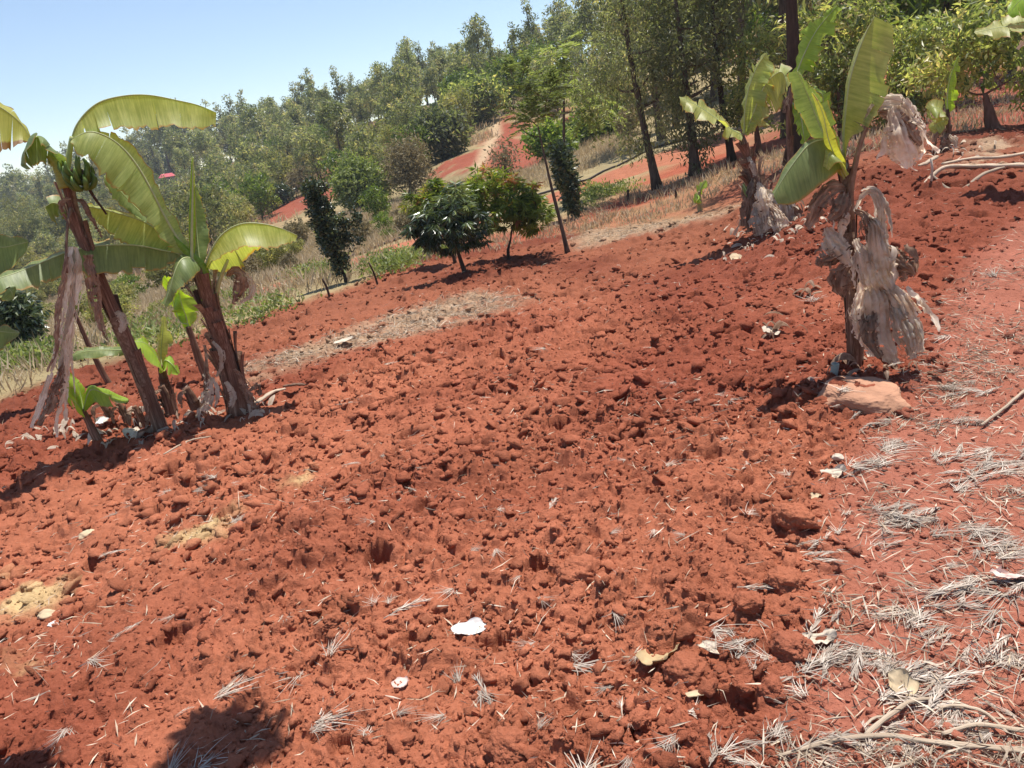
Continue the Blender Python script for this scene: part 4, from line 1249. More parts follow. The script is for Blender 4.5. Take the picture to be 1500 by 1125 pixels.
# fruit bunch: stalk with hands of upturned fingers
A.stalk([(96, 262), (110, 250, -.08), (122, 254, -.14), (130, 275, -.15), (140, 292, -.14), (150, 305, -.13), (156, 314, -.12)], [4.5, 4, 3.4, 2.6, 1.9, 1.6, 1.2], BARKD, "fruit_stalk")
fb = None
rngb = np.random.default_rng(3)
cx = [(116, 262, -.12), (122, 272, -.15), (112, 268, -.13)]
bunch = MB(); bunch.tube(A.L([(112, 252, -.1), (118, 262, -.14), (124, 274, -.15)]), [3.2 * A.s, 4 * A.s, 2.4 * A.s], 8)
bo = A._obj("fruit_bunch", bunch.mesh("fruit_bunch", BARKD))
for k in range(21):
    tier = k // 7; a = (k % 7) / 7 * 6.28 + tier * .45
    c = A.L([(113 + tier * 5, 256 + tier * 9, -.12 - tier * .02)])[0]
    r = np.array([math.cos(a), math.sin(a), 0]) ; up = np.array([0, 0, 1.0])
    ln = rngb.uniform(.12, .15) * (1 - .12 * tier)
    pp = catmull([c, c + r * .045 + up * -.012, c + r * .085 + up * ln * .35, c + r * .085 + up * ln * .8 + rngb.normal(0, .008, 3)], 9)
    fmb = MB(); fmb.tube(pp, np.array([.006, .011, .015, .017, .0175, .017, .0145, .009, .004]) * 1.05, 6, True)
    obj("banana_fruit", fmb.mesh("banana_fruit", FRUIT), bo)
# dead leaves hanging from its neck
A.stalk([(104, 305, -.05), (99, 330, -.12), (97, 365, -.16), (98, 400, -.18)], [2.2, 1.8, 1.6, 1.6], DRYD, "dead_petiole")
A.dead([(103, 362, -.15), (100, 395, -.18), (95, 440, -.2), (88, 485, -.22), (80, 525, -.22), (66, 575, -.22), (46, 628, -.2)], [6, 8, 6, 5, 4, 7, 3], DRY, .9, 1, fold=.5, depth=.3)
A.dead([(106, 365, -.12), (104, 400, -.16), (103, 450, -.18), (92, 500, -.2), (90, 545, -.2), (72, 590, -.2), (58, 615, -.2)], [4, 7, 6, 4, 6, 5, 2], DRY, .9, 14, fold=.5, depth=.3)
A.dead([(98, 375, -.18), (90, 430, -.22), (84, 470, -.24), (82, 510, -.24), (70, 545, -.24)], [3, 5, 6, 4, 2], DRYD, .9, 15, fold=.5, depth=.3)
A.dead([(94, 500, -.2), (98, 530, -.24), (96, 570, -.24), (84, 610, -.24), (82, 640, -.22)], [3, 5, 4, 5, 2], DRY, .9, 16, fold=.5, depth=.3)
A.dead([(112, 362, -.14), (116, 395, -.16), (108, 440, -.17), (100, 500, -.18), (97, 560, -.18), (97, 615, -.18)], [4, 9, 6, 4, 6, 3], DRY, .9, 2, fold=.5, depth=.3)
A.dead([(128, 372, -.12), (134, 410, -.13), (140, 450, -.13), (150, 488, -.12), (156, 500, -.12)], [9, 10, 8, 4, 2], DRYD, .9, 3, fold=.5, depth=.3)
A.dead([(100, 520, -.2), (86, 560, -.2), (70, 600, -.2), (58, 625, -.2)], [4, 8, 9, 5], DRYD, .9, 4, fold=.5, depth=.3)
A.dead([(112, 292, -.06), (122, 296, -.1), (130, 312, -.1), (140, 330, -.08), (150, 348, -.06)], [3, 5, 4, 3, 1.5], DRYD, .9, 5, fold=.5, depth=.3)
A.dead([(104, 292, -.06), (92, 294, -.1), (88, 300, -.1), (92, 312, -.1)], [3, 5, 4, 3], DRYD, .9, 6, fold=.5, depth=.3)
A.dead([(170, 455, -.12), (178, 462, -.15), (181, 475, -.15), (176, 486, -.13)], [4, 8, 7, 4], DRY, .8, 7, fold=.5, depth=.3)
A.dead([(200, 560, -.12), (212, 585, -.14), (216, 610, -.14), (214, 628, -.12)], [3, 4, 4, 3], DRYD, .9, 8, fold=.5, depth=.3)

# ---- the second plant with the large light leaves
B = Plant("banana_plant", (352, 602), "thick shaggy stemmed banana plant with broad light green leaves and a rolled spear leaf", group=GL)
B.stem([(338, 545), (322, 490), (308, 450), (298, 415), (292, 392)], [18, 15, 12.5, 11.5, 10.5, 9.5, 8], shag=42)
B.stalk([(303, 440), (300, 410), (294, 390), (280, 376), (262, 358), (250, 345)], [8, 8, 8, 7, 5.5, 4], LEAFN, "leaf_sheath")
B.leaf([(286, 380), (262, 352), (240, 315), (225, 285), (207, 252), (190, 228), (172, 210), (152, 198), (130, 193), (107, 203)],
       [[(272, 378, -.02), (248, 358, -.05), (225, 338, -.08), (200, 308, -.1), (182, 285, -.1), (164, 268, -.1), (142, 241, -.1), (125, 232, -.1), (112, 226, -.08), (104, 212, -.04)],
        [(290, 376, .05), (272, 346, .12), (252, 312, .16), (236, 280, .18), (218, 250, .18), (200, 226, .18), (182, 208, .16), (158, 194, .13), (134, 190, .1), (108, 201, .02)]],
       LEAF, 6, .07, 4.4, .007, .012, .04, label="broad light green banana leaf sweeping up to the left")
B.leaf([(286, 388, .05), (262, 372, .08), (240, 367, .1), (205, 360, .12), (170, 358.5, .14), (136, 361, .14), (110, 366, .1), (88, 373, .05), (55, 387, 0), (22, 400, -.05), (-10, 412, -.1), (-40, 440, -.1)],
       [[(284, 392, .02), (262, 386, .0), (240, 390, .0), (211, 397, .0), (175, 397, .0), (145, 398, .0), (115, 399, -.02), (88, 404, -.05), (60, 416, -.1), (35, 424, -.14), (5, 432, -.18), (-38, 450, -.14)],
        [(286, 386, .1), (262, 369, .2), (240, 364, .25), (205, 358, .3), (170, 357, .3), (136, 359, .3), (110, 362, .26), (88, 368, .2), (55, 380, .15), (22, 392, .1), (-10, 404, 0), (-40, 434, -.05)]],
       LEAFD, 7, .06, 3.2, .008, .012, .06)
B.leaf([(288, 388, .1), (262, 368, .14), (240, 345, .2), (211, 325, .24), (170, 312, .25), (150, 307, .25), (127, 302, .25)],
       [[(284, 392, .08), (262, 380, .1), (240, 374, .12), (215, 372, .14), (182, 356, .16), (158, 343, .18), (129, 312, .22)],
        [(289, 385, .14), (264, 364, .2), (242, 340, .28), (212, 321, .32), (170, 308, .33), (150, 304, .32), (128, 300, .28)]], LEAF, 10, .05, 2.6, .008, .02, .06)
B.leaf([(284, 380, .15), (238, 338, .28), (205, 310, .32), (178, 282, .34), (152, 258, .34)],
       [[(280, 384, .14), (224, 338, .26), (188, 309, .3), (166, 290, .32), (153, 268, .32)], [(286, 378, .16), (242, 330, .3), (210, 300, .36), (186, 274, .38), (154, 255, .36)]], LEAFD, 2, .06, 2.2, .006, .02, .05)
B.leaf([(281, 388, -.03), (281, 345, -.03), (282, 290, -.02), (283, 230, 0)],
       [[(284, 388, -.01), (287, 345, 0), (286, 290, 0), (284, 232, 0)], [(279, 388, -.01), (278, 345, .02), (279, 290, .02), (282, 240, 0)]], LEAFN, 0, .3, 5.0, .001, .0, .0, label="rolled pale spear leaf standing straight up")
B.leaf([(293, 388, .12), (290, 360, .16), (287, 320, .2), (286, 272, .22)], [[(300, 384, .15), (306, 350, .2), (303, 320, .24), (289, 276, .23)], [(290, 388, .1), (284, 360, .12), (283, 320, .16), (285, 275, .2)]], LEAFD, 1, .1, 2.4, .006, .02, .05)
B.leaf([(300, 392), (308, 370, -.03), (322, 347, -.05), (340, 333, -.06), (360, 327, -.07), (385, 328, -.08), (410, 334, -.08), (436, 345, -.08)],
       [[(302, 390, -.06), (314, 380, -.12), (332, 373, -.16), (350, 366, -.2), (368, 362, -.2), (390, 362, -.2), (412, 359, -.18), (433, 353, -.1)],
        [(304, 394, .05), (318, 396, .1), (332, 394, .12), (350, 390, .14), (364, 380, .15), (380, 366, .14), (402, 352, .08), (434, 347, 0)]],
       LEAF, 4, .09, 3.0, .005, .012, .05, label="broad light green banana leaf arching to the right, folded along its rib")
B.leaf([(292, 390, -.02), (279, 378, -.06), (266, 380, -.12), (257, 396, -.16), (250, 420, -.18), (241, 447, -.18)],
       [[(289, 386, .02), (275, 373, .0), (262, 374, -.04), (254, 392, -.08), (245, 420, -.1), (236, 444, -.14)],
        [(294, 396, -.08), (290, 398, -.14), (284, 404, -.2), (272, 414, -.24), (262, 426, -.25), (247, 450, -.2)]], LEAFD, 2, .12, 2.4, .006, .02, .06)
B.stalk([(318, 478, .05), (316, 440, .04), (322, 410, .02), (334, 380, .0)], [5, 4, 3, 2], RIB)
B.dead([(332, 404, -.02), (342, 396, -.06), (352, 402, -.08), (350, 424, -.08), (344, 446, -.06)], [3, 10, 13, 12, 6], DRYD, .9, 11)
B.dead([(352, 398, -.06), (364, 406, -.1), (370, 420, -.1), (366, 434, -.08), (352, 442, -.06)], [3, 5, 5, 5, 3], DRY, .8, 12)
for k, (pp, ww, mt) in enumerate((
        ([(312, 500, -.16), (322, 515, -.2), (324, 535, -.2), (318, 552, -.18)], [3, 5, 5, 2], DRY), ([(300, 505, -.14), (304, 540, -.18), (302, 575, -.2), (298, 606, -.2)], [3, 4, 4, 3], DRYD),
        ([(300, 545, -.16), (308, 570, -.2), (306, 590, -.22), (298, 604, -.24)], [4, 9, 12, 10], DRY), ([(330, 560, -.18), (340, 578, -.22), (338, 596, -.25)], [4, 7, 5], DRY),
        ([(345, 540, -.16), (360, 570, -.18), (370, 598, -.16)], [4, 8, 7], DRYD), ([(352, 565, -.16), (366, 588, -.2), (378, 600, -.2)], [4, 6, 5], DRYD), ([(362, 575, -.12), (376, 565, -.14), (382, 580, -.14)], [2, 6, 4], DRYD))):
    B.dead(pp, ww, mt, .8, 20 + k, fold=.5, depth=.3)

# ---- suckers and dry stubs round the two stems
S = Plant("banana_sucker", (148, 656), "young banana sucker with three bright lime green leaves, lowest of the clump", "banana plant")
S.stem([(138, 635), (128, 614), (120, 600)], [7, 6, 5, 4], STEM)
S.leaf([(122, 606), (113, 592, -.05), (103, 583, -.08), (93, 571, -.1)], [[(126, 612, -.04), (118, 612, -.12), (106, 602, -.16), (94, 585, -.14)], [(118, 600, .02), (112, 582, 0), (104, 572, -.02), (95, 566, -.06)]], LEAFN, 1, .1, 2, .006, .02, .08)
S.leaf([(122, 602), (118, 580, .04), (112, 562, .05), (97, 548, .05)], [[(124, 596, .1), (128, 576, .1), (118, 556, .1), (100, 545, .08)], [(119, 604, -.04), (108, 575, -.05), (102, 562, -.04), (95, 555, 0)]], LEAFN, 1, .1, 2, .006, .02, .08)
S.leaf([(122, 600), (132, 572, 0), (152, 576, .04), (172, 583, .06), (188, 587, .06)], [[(124, 604, -.06), (138, 590, -.1), (156, 590, -.1), (174, 590, -.08), (186, 590, 0)], [(122, 594, .06), (132, 564, .1), (152, 566, .12), (174, 574, .12), (188, 584, .08)]], LEAFN, 1, .12, 2, .006, .02, .08)
S = Plant("banana_sucker", (252, 604), "young banana sucker with a broad pale green leaf beside the leaning stem", "banana plant")
S.stem([(246, 580), (240, 556), (236, 535)], [9, 8, 6.5, 5], STEM, shag=8)
S.leaf([(236, 540), (228, 520), (213, 503, -.03), (194, 500, -.05)], [[(238, 546, -.08), (236, 545, -.14), (222, 535, -.16), (200, 515, -.12)], [(236, 530, .08), (226, 508, .1), (210, 496, .08), (195, 497, .02)]], LEAFN, 1, .1, 2.2, .006, .02, .08)
S.leaf([(237, 540), (242, 528, -.05), (252, 534, -.1), (262, 548, -.1)], [[(236, 546, -.1), (238, 545, -.14), (248, 548, -.15), (259, 550, -.12)], [(240, 532, .06), (248, 520, .04), (257, 528, 0), (263, 545, -.05)]], LEAFN, 1, .1, 2.0, .006, .02, .08)
S.leaf([(237, 535, .05), (236, 515, .1), (238, 490, .1), (240, 463, .08)], [[(241, 533, .0), (248, 512, .0), (247, 486, .02), (243, 465, .06)], [(234, 533, .08), (229, 512, .14), (231, 490, .14), (237, 466, .1)]], LEAF, 1, .15, 2.0, .006, .02, .08)
S = Plant("banana_sucker", (303, 552), "thin banana sucker with one wavy yellow green leaf before the shaggy stem", "banana plant")
S.stem([(293, 530), (283, 500), (276, 478)], [6, 5.5, 5, 4], STEM)
S.leaf([(277, 480), (272, 462), (266, 445), (262, 424)], [[(282, 476, -.04), (290, 462, -.08), (284, 443, -.08), (268, 426, -.02)], [(274, 482, .04), (260, 464, .08), (252, 448, .08), (258, 428, .02)]], LEAFN, 3, .1, 1.8, .012, .03, .1)
S.leaf([(276, 475), (262, 468, .05), (248, 420, .1), (240, 405, .1)], [[(279, 474, 0), (268, 450, .0), (256, 415, .02), (243, 402, .08)], [(275, 478, .08), (256, 458, .12), (242, 424, .14), (238, 408, .12)]], LEAFN, 2, .1, 1.6, .012, .03, .1)
STUBS = (((190, 625), (172, 590), 6, "second of the dry brown banana stubs between lime sucker and leaning stem"), ((210, 625), (196, 595), 6, "dry brown banana stub standing close against the leaning banana stem"),
         ((252, 612), (236, 565), 8, "dry banana stub with peeling sheaths right of the leaning banana stem"), ((292, 612), (272, 568), 9, "thickest dry banana stub, midway between the two large banana stems"),
         ((167, 625), (146, 588), 5, "slender dry banana stub standing behind the lime green sucker"))
for k, (b0, t0, r, lb) in enumerate(STUBS):
    S = Plant("banana_stub", b0, lb, "banana stub", "dry banana stubs in the clump")
    S.seed += k
    mx_ = ((b0[0] + t0[0]) / 2 + 2, (b0[1] + t0[1]) / 2)
    S.stem([mx_, t0], [r, r * .9, r * .8, r * .6], STEM, shag=12)
    S.dead([(t0[0], t0[1] + 5, -.03), (t0[0] - 8, t0[1] + 12, -.06), (t0[0] - 6, t0[1] + 30, -.06)], [3, 5, 2], DRYD, .9, k, fold=.5, depth=.3)
S = Plant("dead_stalk", (160, 560), "thin dark dead banana stalk leaning behind the leaning banana stem", "dead stalk")
S.stem([(150, 545), (132, 510), (118, 478), (107, 452)], [4.5, 4, 3.4, 3, 2], STEM, name="stalk")

# ---- plant just outside the frame on the left, its leaves reach in
Lp = Plant("banana_plant", (-95, 640), "banana plant left of the fruiting one, showing leaf ends only", group=GL)
Lp.stem([(-100, 520), (-105, 400), (-108, 290), (-104, 220)], [18, 16, 14, 12, 9, 6], shag=20)
Lp.leaf([(-104, 225), (-80, 180), (-50, 150), (-20, 148), (5, 160), (28, 178), (44, 200)], [[(-100, 232, -.05), (-70, 215, -.15), (-40, 212, -.2), (-15, 218, -.2), (5, 219, -.18), (25, 212, -.12), (42, 207, -.05)], [(-106, 218, .05), (-84, 165, .15), (-50, 140, .2), (-18, 140, .2), (8, 152, .16), (30, 172, .1), (45, 197, .02)]], LEAFY, 4, .08, 3, .012, .02, .08, label="yellowing banana leaf with brown streaks at the top left")
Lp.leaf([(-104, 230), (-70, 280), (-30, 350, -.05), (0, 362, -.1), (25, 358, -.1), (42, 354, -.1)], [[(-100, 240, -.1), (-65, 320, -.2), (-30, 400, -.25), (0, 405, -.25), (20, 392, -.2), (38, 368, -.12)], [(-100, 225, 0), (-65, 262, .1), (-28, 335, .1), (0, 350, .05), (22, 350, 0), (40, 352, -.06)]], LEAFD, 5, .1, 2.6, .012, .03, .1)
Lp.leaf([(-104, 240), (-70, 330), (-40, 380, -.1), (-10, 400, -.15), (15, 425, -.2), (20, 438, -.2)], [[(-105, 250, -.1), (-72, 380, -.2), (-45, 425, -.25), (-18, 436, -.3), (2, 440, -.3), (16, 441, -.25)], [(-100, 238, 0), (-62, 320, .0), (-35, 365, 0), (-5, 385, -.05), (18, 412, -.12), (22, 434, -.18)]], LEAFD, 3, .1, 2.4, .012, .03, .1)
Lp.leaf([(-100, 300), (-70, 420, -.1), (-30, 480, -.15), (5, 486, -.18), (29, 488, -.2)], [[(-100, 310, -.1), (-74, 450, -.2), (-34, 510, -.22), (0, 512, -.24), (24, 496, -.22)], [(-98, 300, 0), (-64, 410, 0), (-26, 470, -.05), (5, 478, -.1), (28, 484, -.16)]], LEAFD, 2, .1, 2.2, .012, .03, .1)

# ---- the front plant on the right with the skirt of dead leaves
C = Plant("banana_plant", (1252, 530), "banana plant wrapped in a skirt of crumpled dead leaves behind the pale boulder")
C.stem([(1251, 480), (1249, 420), (1246, 360), (1244, 310), (1240, 265), (1237, 235)], [11, 10.5, 10, 9.5, 9, 8, 7, 5], shag=26)
C.leaf([(1237, 236), (1236, 205), (1237, 180), (1244, 124), (1255, 84), (1268, 50), (1281, 24)],
       [[(1239, 236, -.02), (1246, 203, -.06), (1268, 190, -.1), (1296, 146, -.12), (1301, 110, -.12), (1312, 78, -.1), (1309, 38, -.06)],
        [(1236, 234, .03), (1236, 200, .08), (1239, 178, .14), (1248, 124, .2), (1260, 84, .22), (1274, 54, .2), (1284, 28, .05)]],
       LEAFB, 3, .12, 3.6, .003, .03, .05, label="tall upright banana leaf with a torn blade and a brown tip")
C.leaf([(1240, 238), (1226, 214, -.03), (1210, 205, -.06), (1192, 208, -.1), (1178, 219, -.13), (1155, 250, -.16), (1133, 285, -.18)],
       [[(1240, 248, -.06), (1230, 250, -.12), (1214, 262, -.17), (1200, 272, -.2), (1186, 284, -.22), (1162, 299, -.24), (1139, 299, -.22)],
        [(1238, 232, .03), (1222, 210, .06), (1206, 202, .06), (1188, 204, .02), (1174, 214, -.02), (1150, 244, -.06), (1131, 282, -.14)]],
       LEAFD, 0, .10, 3.0, .003, .0, .0, label="drooping grey green banana leaf folded down to the left")
C.leaf([(1236, 250), (1222, 222, .02), (1204, 190, .06), (1186, 145, .1), (1168, 104, .12)],
       [[(1232, 248, .05), (1208, 226, .1), (1182, 190, .14), (1162, 150, .16), (1154, 106, .15)], [(1238, 248, -.04), (1232, 212, -.08), (1216, 176, -.06), (1196, 140, .0), (1172, 106, .1)]], LEAFD, 5, .1, 2.6, .004, .05, .08)
C.leaf([(1237, 262, -.05), (1226, 235, -.1), (1214, 205, -.12), (1205, 165, -.1), (1190, 135, -.06)],
       [[(1238, 252, -.1), (1237, 236, -.16), (1228, 212, -.18), (1210, 170, -.14), (1193, 138, -.08)], [(1234, 262, 0), (1216, 240, -.04), (1208, 215, -.06), (1200, 175, -.04), (1188, 140, -.02)]], LEAFY, 1, .14, 2.4, .004, .03, .06)
C.leaf([(1240, 258, -.1), (1230, 238, -.15), (1216, 224, -.18), (1210, 246, -.2)], [[(1242, 256, -.14), (1236, 246, -.2), (1226, 240, -.22), (1214, 250, -.22)], [(1236, 250, -.06), (1226, 228, -.1), (1210, 218, -.12), (1206, 244, -.18)]], LEAF, 0, .12, 2.0, .003, .0, .03)
C.stalk([(1246, 320, -.05), (1245, 285, -.07), (1252, 245, -.08), (1262, 205, -.08), (1276, 172, -.06), (1292, 150, -.04)], [6, 5, 4, 3.2, 3, 3], DRYD, "dead_petiole")
C.dead([(1270, 180, -.05), (1284, 160, -.06), (1300, 154, -.06), (1322, 160, -.08), (1340, 178, -.1), (1352, 188, -.1)], [5, 12, 16, 15, 11, 5], DRY, .7, 31)
C.dead([(1308, 160, -.08), (1318, 180, -.12), (1324, 205, -.14), (1328, 228, -.14), (1330, 248, -.12)], [12, 22, 26, 30, 12], DRY, .7, 32, fold=.5)
C.dead([(1290, 165, -.05), (1312, 176, -.1), (1330, 190, -.12), (1348, 214, -.12)], [6, 14, 12, 5], DRYD, .7, 33)
sk = [
    ([(1240, 276, -.05), (1222, 274, -.12), (1204, 290, -.16), (1190, 318, -.18), (1180, 331, -.18)], [6, 14, 18, 15, 6], DRYD),
    ([(1238, 280, -.08), (1236, 292, -.14), (1232, 312, -.16), (1214, 326, -.16)], [8, 16, 15, 6], DRYD),
    ([(1244, 300, -.08), (1236, 310, -.14), (1230, 330, -.16), (1226, 352, -.15)], [5, 8, 10, 7], DRY),
    ([(1208, 335, -.12), (1218, 348, -.18), (1232, 366, -.2), (1246, 388, -.2)], [8, 15, 15, 8], DRY),
    ([(1244, 350, -.1), (1226, 370, -.17), (1208, 380, -.2), (1198, 392, -.2)], [6, 18, 17, 8], DRYD),
    ([(1246, 385, -.1), (1236, 400, -.17), (1232, 420, -.18), (1236, 436, -.16)], [7, 17, 16, 5], DRYD),
    ([(1251, 308, -.08), (1258, 292, -.12), (1268, 281, -.14), (1280, 282, -.15), (1290, 300, -.16), (1295, 330, -.16), (1297, 368, -.16)], [3, 5, 6, 7, 9, 11, 9], DRY),
    ([(1252, 310, -.1), (1266, 318, -.16), (1274, 340, -.17), (1272, 356, -.17)], [5, 9, 11, 6], DRYD),
    ([(1262, 322, -.1), (1280, 330, -.18), (1287, 365, -.2), (1292, 400, -.2), (1302, 436, -.19)], [8, 14, 22, 26, 14], DRY),
    ([(1256, 350, -.12), (1266, 380, -.2), (1276, 415, -.22), (1282, 440, -.2)], [7, 13, 18, 8], DRY),
    ([(1296, 362, -.08), (1312, 376, -.14), (1328, 388, -.15), (1340, 402, -.13)], [8, 17, 17, 6], DRYD),
    ([(1306, 378, -.1), (1322, 395, -.14), (1326, 412, -.14)], [6, 13, 6], DRYD),
    ([(1288, 400, -.12), (1308, 425, -.2), (1328, 455, -.22), (1345, 490, -.22), (1350, 512, -.2)], [8, 17, 22, 20, 9], DRY),
    ([(1272, 400, -.14), (1282, 440, -.22), (1292, 480, -.25), (1304, 512, -.26), (1310, 530, -.25)], [9, 19, 24, 26, 12], DRY),
    ([(1264, 410, -.12), (1262, 450, -.2), (1268, 485, -.23), (1280, 520, -.24)], [8, 16, 20, 11], DRY),
    ([(1258, 430, -.1), (1254, 460, -.16), (1256, 485, -.18), (1262, 495, -.18)], [5, 12, 12, 6], DRYD),
    ([(1300, 430, -.16), (1318, 465, -.25), (1330, 500, -.28), (1336, 526, -.28)], [8, 16, 18, 9], DRY),
    ([(1284, 440, -.18), (1276, 470, -.26), (1274, 500, -.29), (1290, 524, -.3)], [6, 11, 12, 6], DRYD),
    ([(1304, 415, -.1), (1330, 436, -.14), (1344, 452, -.14), (1350, 458, -.13)], [5, 8, 7, 3], DRY),
]
for k, (pp, ww, mt) in enumerate(sk):
    C.dead(pp, ww, mt, .8, 40 + k)

# ---- plants standing behind it
GR = "banana plants behind the front one on the right"
D = Plant("banana_plant", (1126, 338), "shaggy banana plant with three ragged leaves and a dry skirt", group=GR)
D.stem([(1116, 300), (1104, 262), (1095, 225), (1086, 200)], [17, 14, 11, 8, 6, 4.5], shag=30)
D.leaf([(1088, 198), (1072, 190), (1055, 178), (1030, 160), (1010, 149), (995, 143)], [[(1088, 204, -.1), (1070, 199, -.15), (1054, 192, -.2), (1030, 178, -.2), (1010, 164, -.16), (997, 149, -.05)], [(1088, 194, .05), (1072, 182, .12), (1056, 168, .15), (1032, 152, .15), (1012, 144, .1), (995, 141, 0)]], LEAF, 6, .08, 2.6, .012, .04, .12)
D.leaf([(1090, 196), (1091, 165), (1097, 130), (1108, 100), (1122, 78)], [[(1100, 192, -.08), (1118, 170, -.15), (1124, 140, -.2), (1128, 112, -.16), (1127, 84, -.04)], [(1088, 194, .05), (1088, 164, .14), (1094, 128, .2), (1105, 98, .18), (1120, 77, .03)]], LEAF, 7, .08, 2.4, .012, .03, .1)
D.leaf([(1092, 198), (1104, 165, -.05), (1118, 130, -.1), (1132, 112, -.12), (1146, 106, -.15), (1154, 128, -.18)], [[(1100, 198, -.1), (1122, 178, -.2), (1138, 160, -.25), (1146, 146, -.25), (1150, 138, -.24), (1154, 134, -.2)], [(1090, 190, .05), (1100, 155, .1), (1112, 122, .1), (1128, 104, .06), (1146, 102, 0), (1158, 120, -.1)]], LEAF, 9, .1, 2.2, .015, .05, .14)
for k, (pp, ww, mt) in enumerate((
        ([(1106, 262, -.1), (1098, 290, -.25), (1092, 320, -.3), (1100, 338, -.3)], [5, 10, 12, 6], DRYD), ([(1112, 270, -.1), (1118, 290, -.3), (1122, 318, -.35), (1120, 340, -.35)], [5, 13, 14, 7], DRY),
        ([(1110, 275, -.1), (1138, 290, -.2), (1150, 312, -.25), (1158, 334, -.25)], [5, 13, 13, 7], DRY), ([(1112, 285, -.1), (1150, 292, -.15), (1170, 310, -.18), (1180, 332, -.18)], [5, 11, 12, 8], DRYD),
        ([(1104, 268, -.1), (1096, 300, -.2), (1085, 325, -.25), (1076, 345, -.25)], [3, 4, 4, 3], DRY), ([(1120, 290, -.2), (1132, 315, -.35), (1138, 340, -.38)], [5, 12, 8], DRYD),
        ([(1090, 272, 0), (1092, 290, -.1), (1104, 300, -.12)], [3, 7, 4], DRYD), ([(1128, 300, -.3), (1142, 330, -.42), (1150, 345, -.42)], [5, 12, 8], DRY), ([(1108, 300, -.25), (1108, 325, -.4), (1112, 345, -.42)], [5, 10, 8], DRY), ([(1150, 300, -.1), (1165, 322, -.25), (1176, 338, -.26)], [4, 9, 6], DRY))):
    D.dead(pp, ww, mt, .9, 60 + k)
D.dead([(1094, 225, -.05), (1102, 240, -.12), (1106, 258, -.12)], [4, 6, 4], DRY, .8, 75)
D.leaf([(1088, 270, -.15), (1094, 280, -.2), (1100, 292, -.22)], [[(1090, 268, -.1), (1098, 278, -.15), (1102, 290, -.2)], [(1087, 274, -.2), (1091, 286, -.25), (1099, 296, -.25)]], LEAFD, 0, .1, 1.4, .003, 0, .02)
E_ = Plant("banana_plant", (1158, 250), "banana plant on a thin dark red stem with one raised bright ragged leaf", group=GR)
E_.stem([(1157, 215), (1156, 180), (1157, 150), (1160, 128)], [5.5, 5, 4.5, 4.5, 4, 3], STEM, shag=8)
E_.leaf([(1160, 135), (1166, 112), (1178, 80), (1196, 45), (1225, 9)], [[(1166, 135, -.1), (1182, 112, -.2), (1204, 78, -.25), (1226, 42, -.22), (1238, 14, -.06)], [(1157, 130, .1), (1157, 105, .2), (1164, 72, .25), (1184, 36, .2), (1222, 6, .04)]], LEAFN, 9, .1, 3.0, .02, .05, .16)
E_.leaf([(1160, 150), (1172, 165, -.1), (1176, 190, -.15), (1180, 212, -.15)], [[(1160, 158, -.1), (1166, 185, -.2), (1172, 205, -.22), (1178, 216, -.18)], [(1162, 145, .05), (1182, 165, .05), (1186, 190, 0), (1184, 212, -.1)]], LEAFN, 5, .1, 2.4, .02, .05, .12)
E_.leaf([(1162, 135), (1200, 135, .1), (1206, 150, .1), (1206, 165, .1)], [[(1164, 142, 0), (1190, 150, 0), (1198, 162, 0), (1204, 168, .05)], [(1162, 130, .1), (1204, 128, .2), (1214, 145, .2), (1210, 164, .15)]], LEAFN, 4, .1, 2, .02, .05, .12)
E_.dead([(1158, 140, 0), (1150, 150, -.1), (1148, 165, -.12)], [4, 6, 3], DRYD, .8, 80)
F_ = Plant("banana_plant", (1389, 221), "small banana plant with one thin upright leaf near the forked fruit tree", group=GR)
F_.stem([(1389, 200), (1389, 180), (1388, 160)], [5, 4, 3, 2.4], STEM, shag=5)
F_.leaf([(1389, 165), (1388, 140), (1393, 110), (1404, 82)], [[(1394, 162, -.1), (1402, 140, -.15), (1404, 115, -.15), (1406, 88, -.04)], [(1388, 160, .1), (1386, 138, .15), (1391, 108, .15), (1403, 81, .02)]], LEAFN, 4, .1, 2.4, .01, .03, .1)
F_.leaf([(1389, 172), (1376, 160), (1366, 158), (1360, 172)], [[(1388, 178, -.1), (1378, 172, -.15), (1370, 172, -.15), (1364, 176, -.05)], [(1388, 168, .1), (1376, 152, .15), (1362, 150, .1), (1357, 168, .02)]], LEAF, 4, .1, 1.8, .01, .03, .1)
F_.leaf([(1389, 175), (1376, 180), (1368, 186), (1376, 196)], [[(1389, 180, -.1), (1380, 190, -.15), (1374, 194, -.15), (1377, 200, -.05)], [(1388, 170, .1), (1372, 174, .1), (1362, 184, .1), (1372, 196, .02)]], LEAF, 2, .1, 1.6, .01, .03, .1)
for k, (pp, ww, mt) in enumerate((([(1388, 195, -.1), (1382, 205, -.2), (1380, 218, -.22)], [3, 7, 5], DRYD), ([(1390, 198, -.1), (1397, 206, -.2), (1400, 218, -.22)], [3, 6, 4], DRY), ([(1389, 190, 0), (1372, 198, -.1), (1368, 215, -.12)], [3, 5, 4], DRYD))):
    F_.dead(pp, ww, mt, .9, 90 + k)
G_ = Plant("banana_plant", (1600, 190), "banana plant with two pale leaf ends at the top right corner", d=8.5)
G_.stem([(1598, 120), (1594, 40), (1588, -20)], [13, 12, 10, 7], shag=14)
G_.leaf([(1588, -10), (1560, 10), (1530, 30), (1500, 35), (1465, 40), (1427, 48)], [[(1588, 0, -.1), (1562, 36, -.18), (1530, 52, -.2), (1500, 50, -.2), (1468, 54, -.15), (1432, 54, -.05)], [(1588, -14, .1), (1558, -5, .18), (1528, 14, .2), (1498, 22, .2), (1462, 29, .15), (1428, 45, .02)]], LEAF, 3, .08, 3, .01, .015, .06)
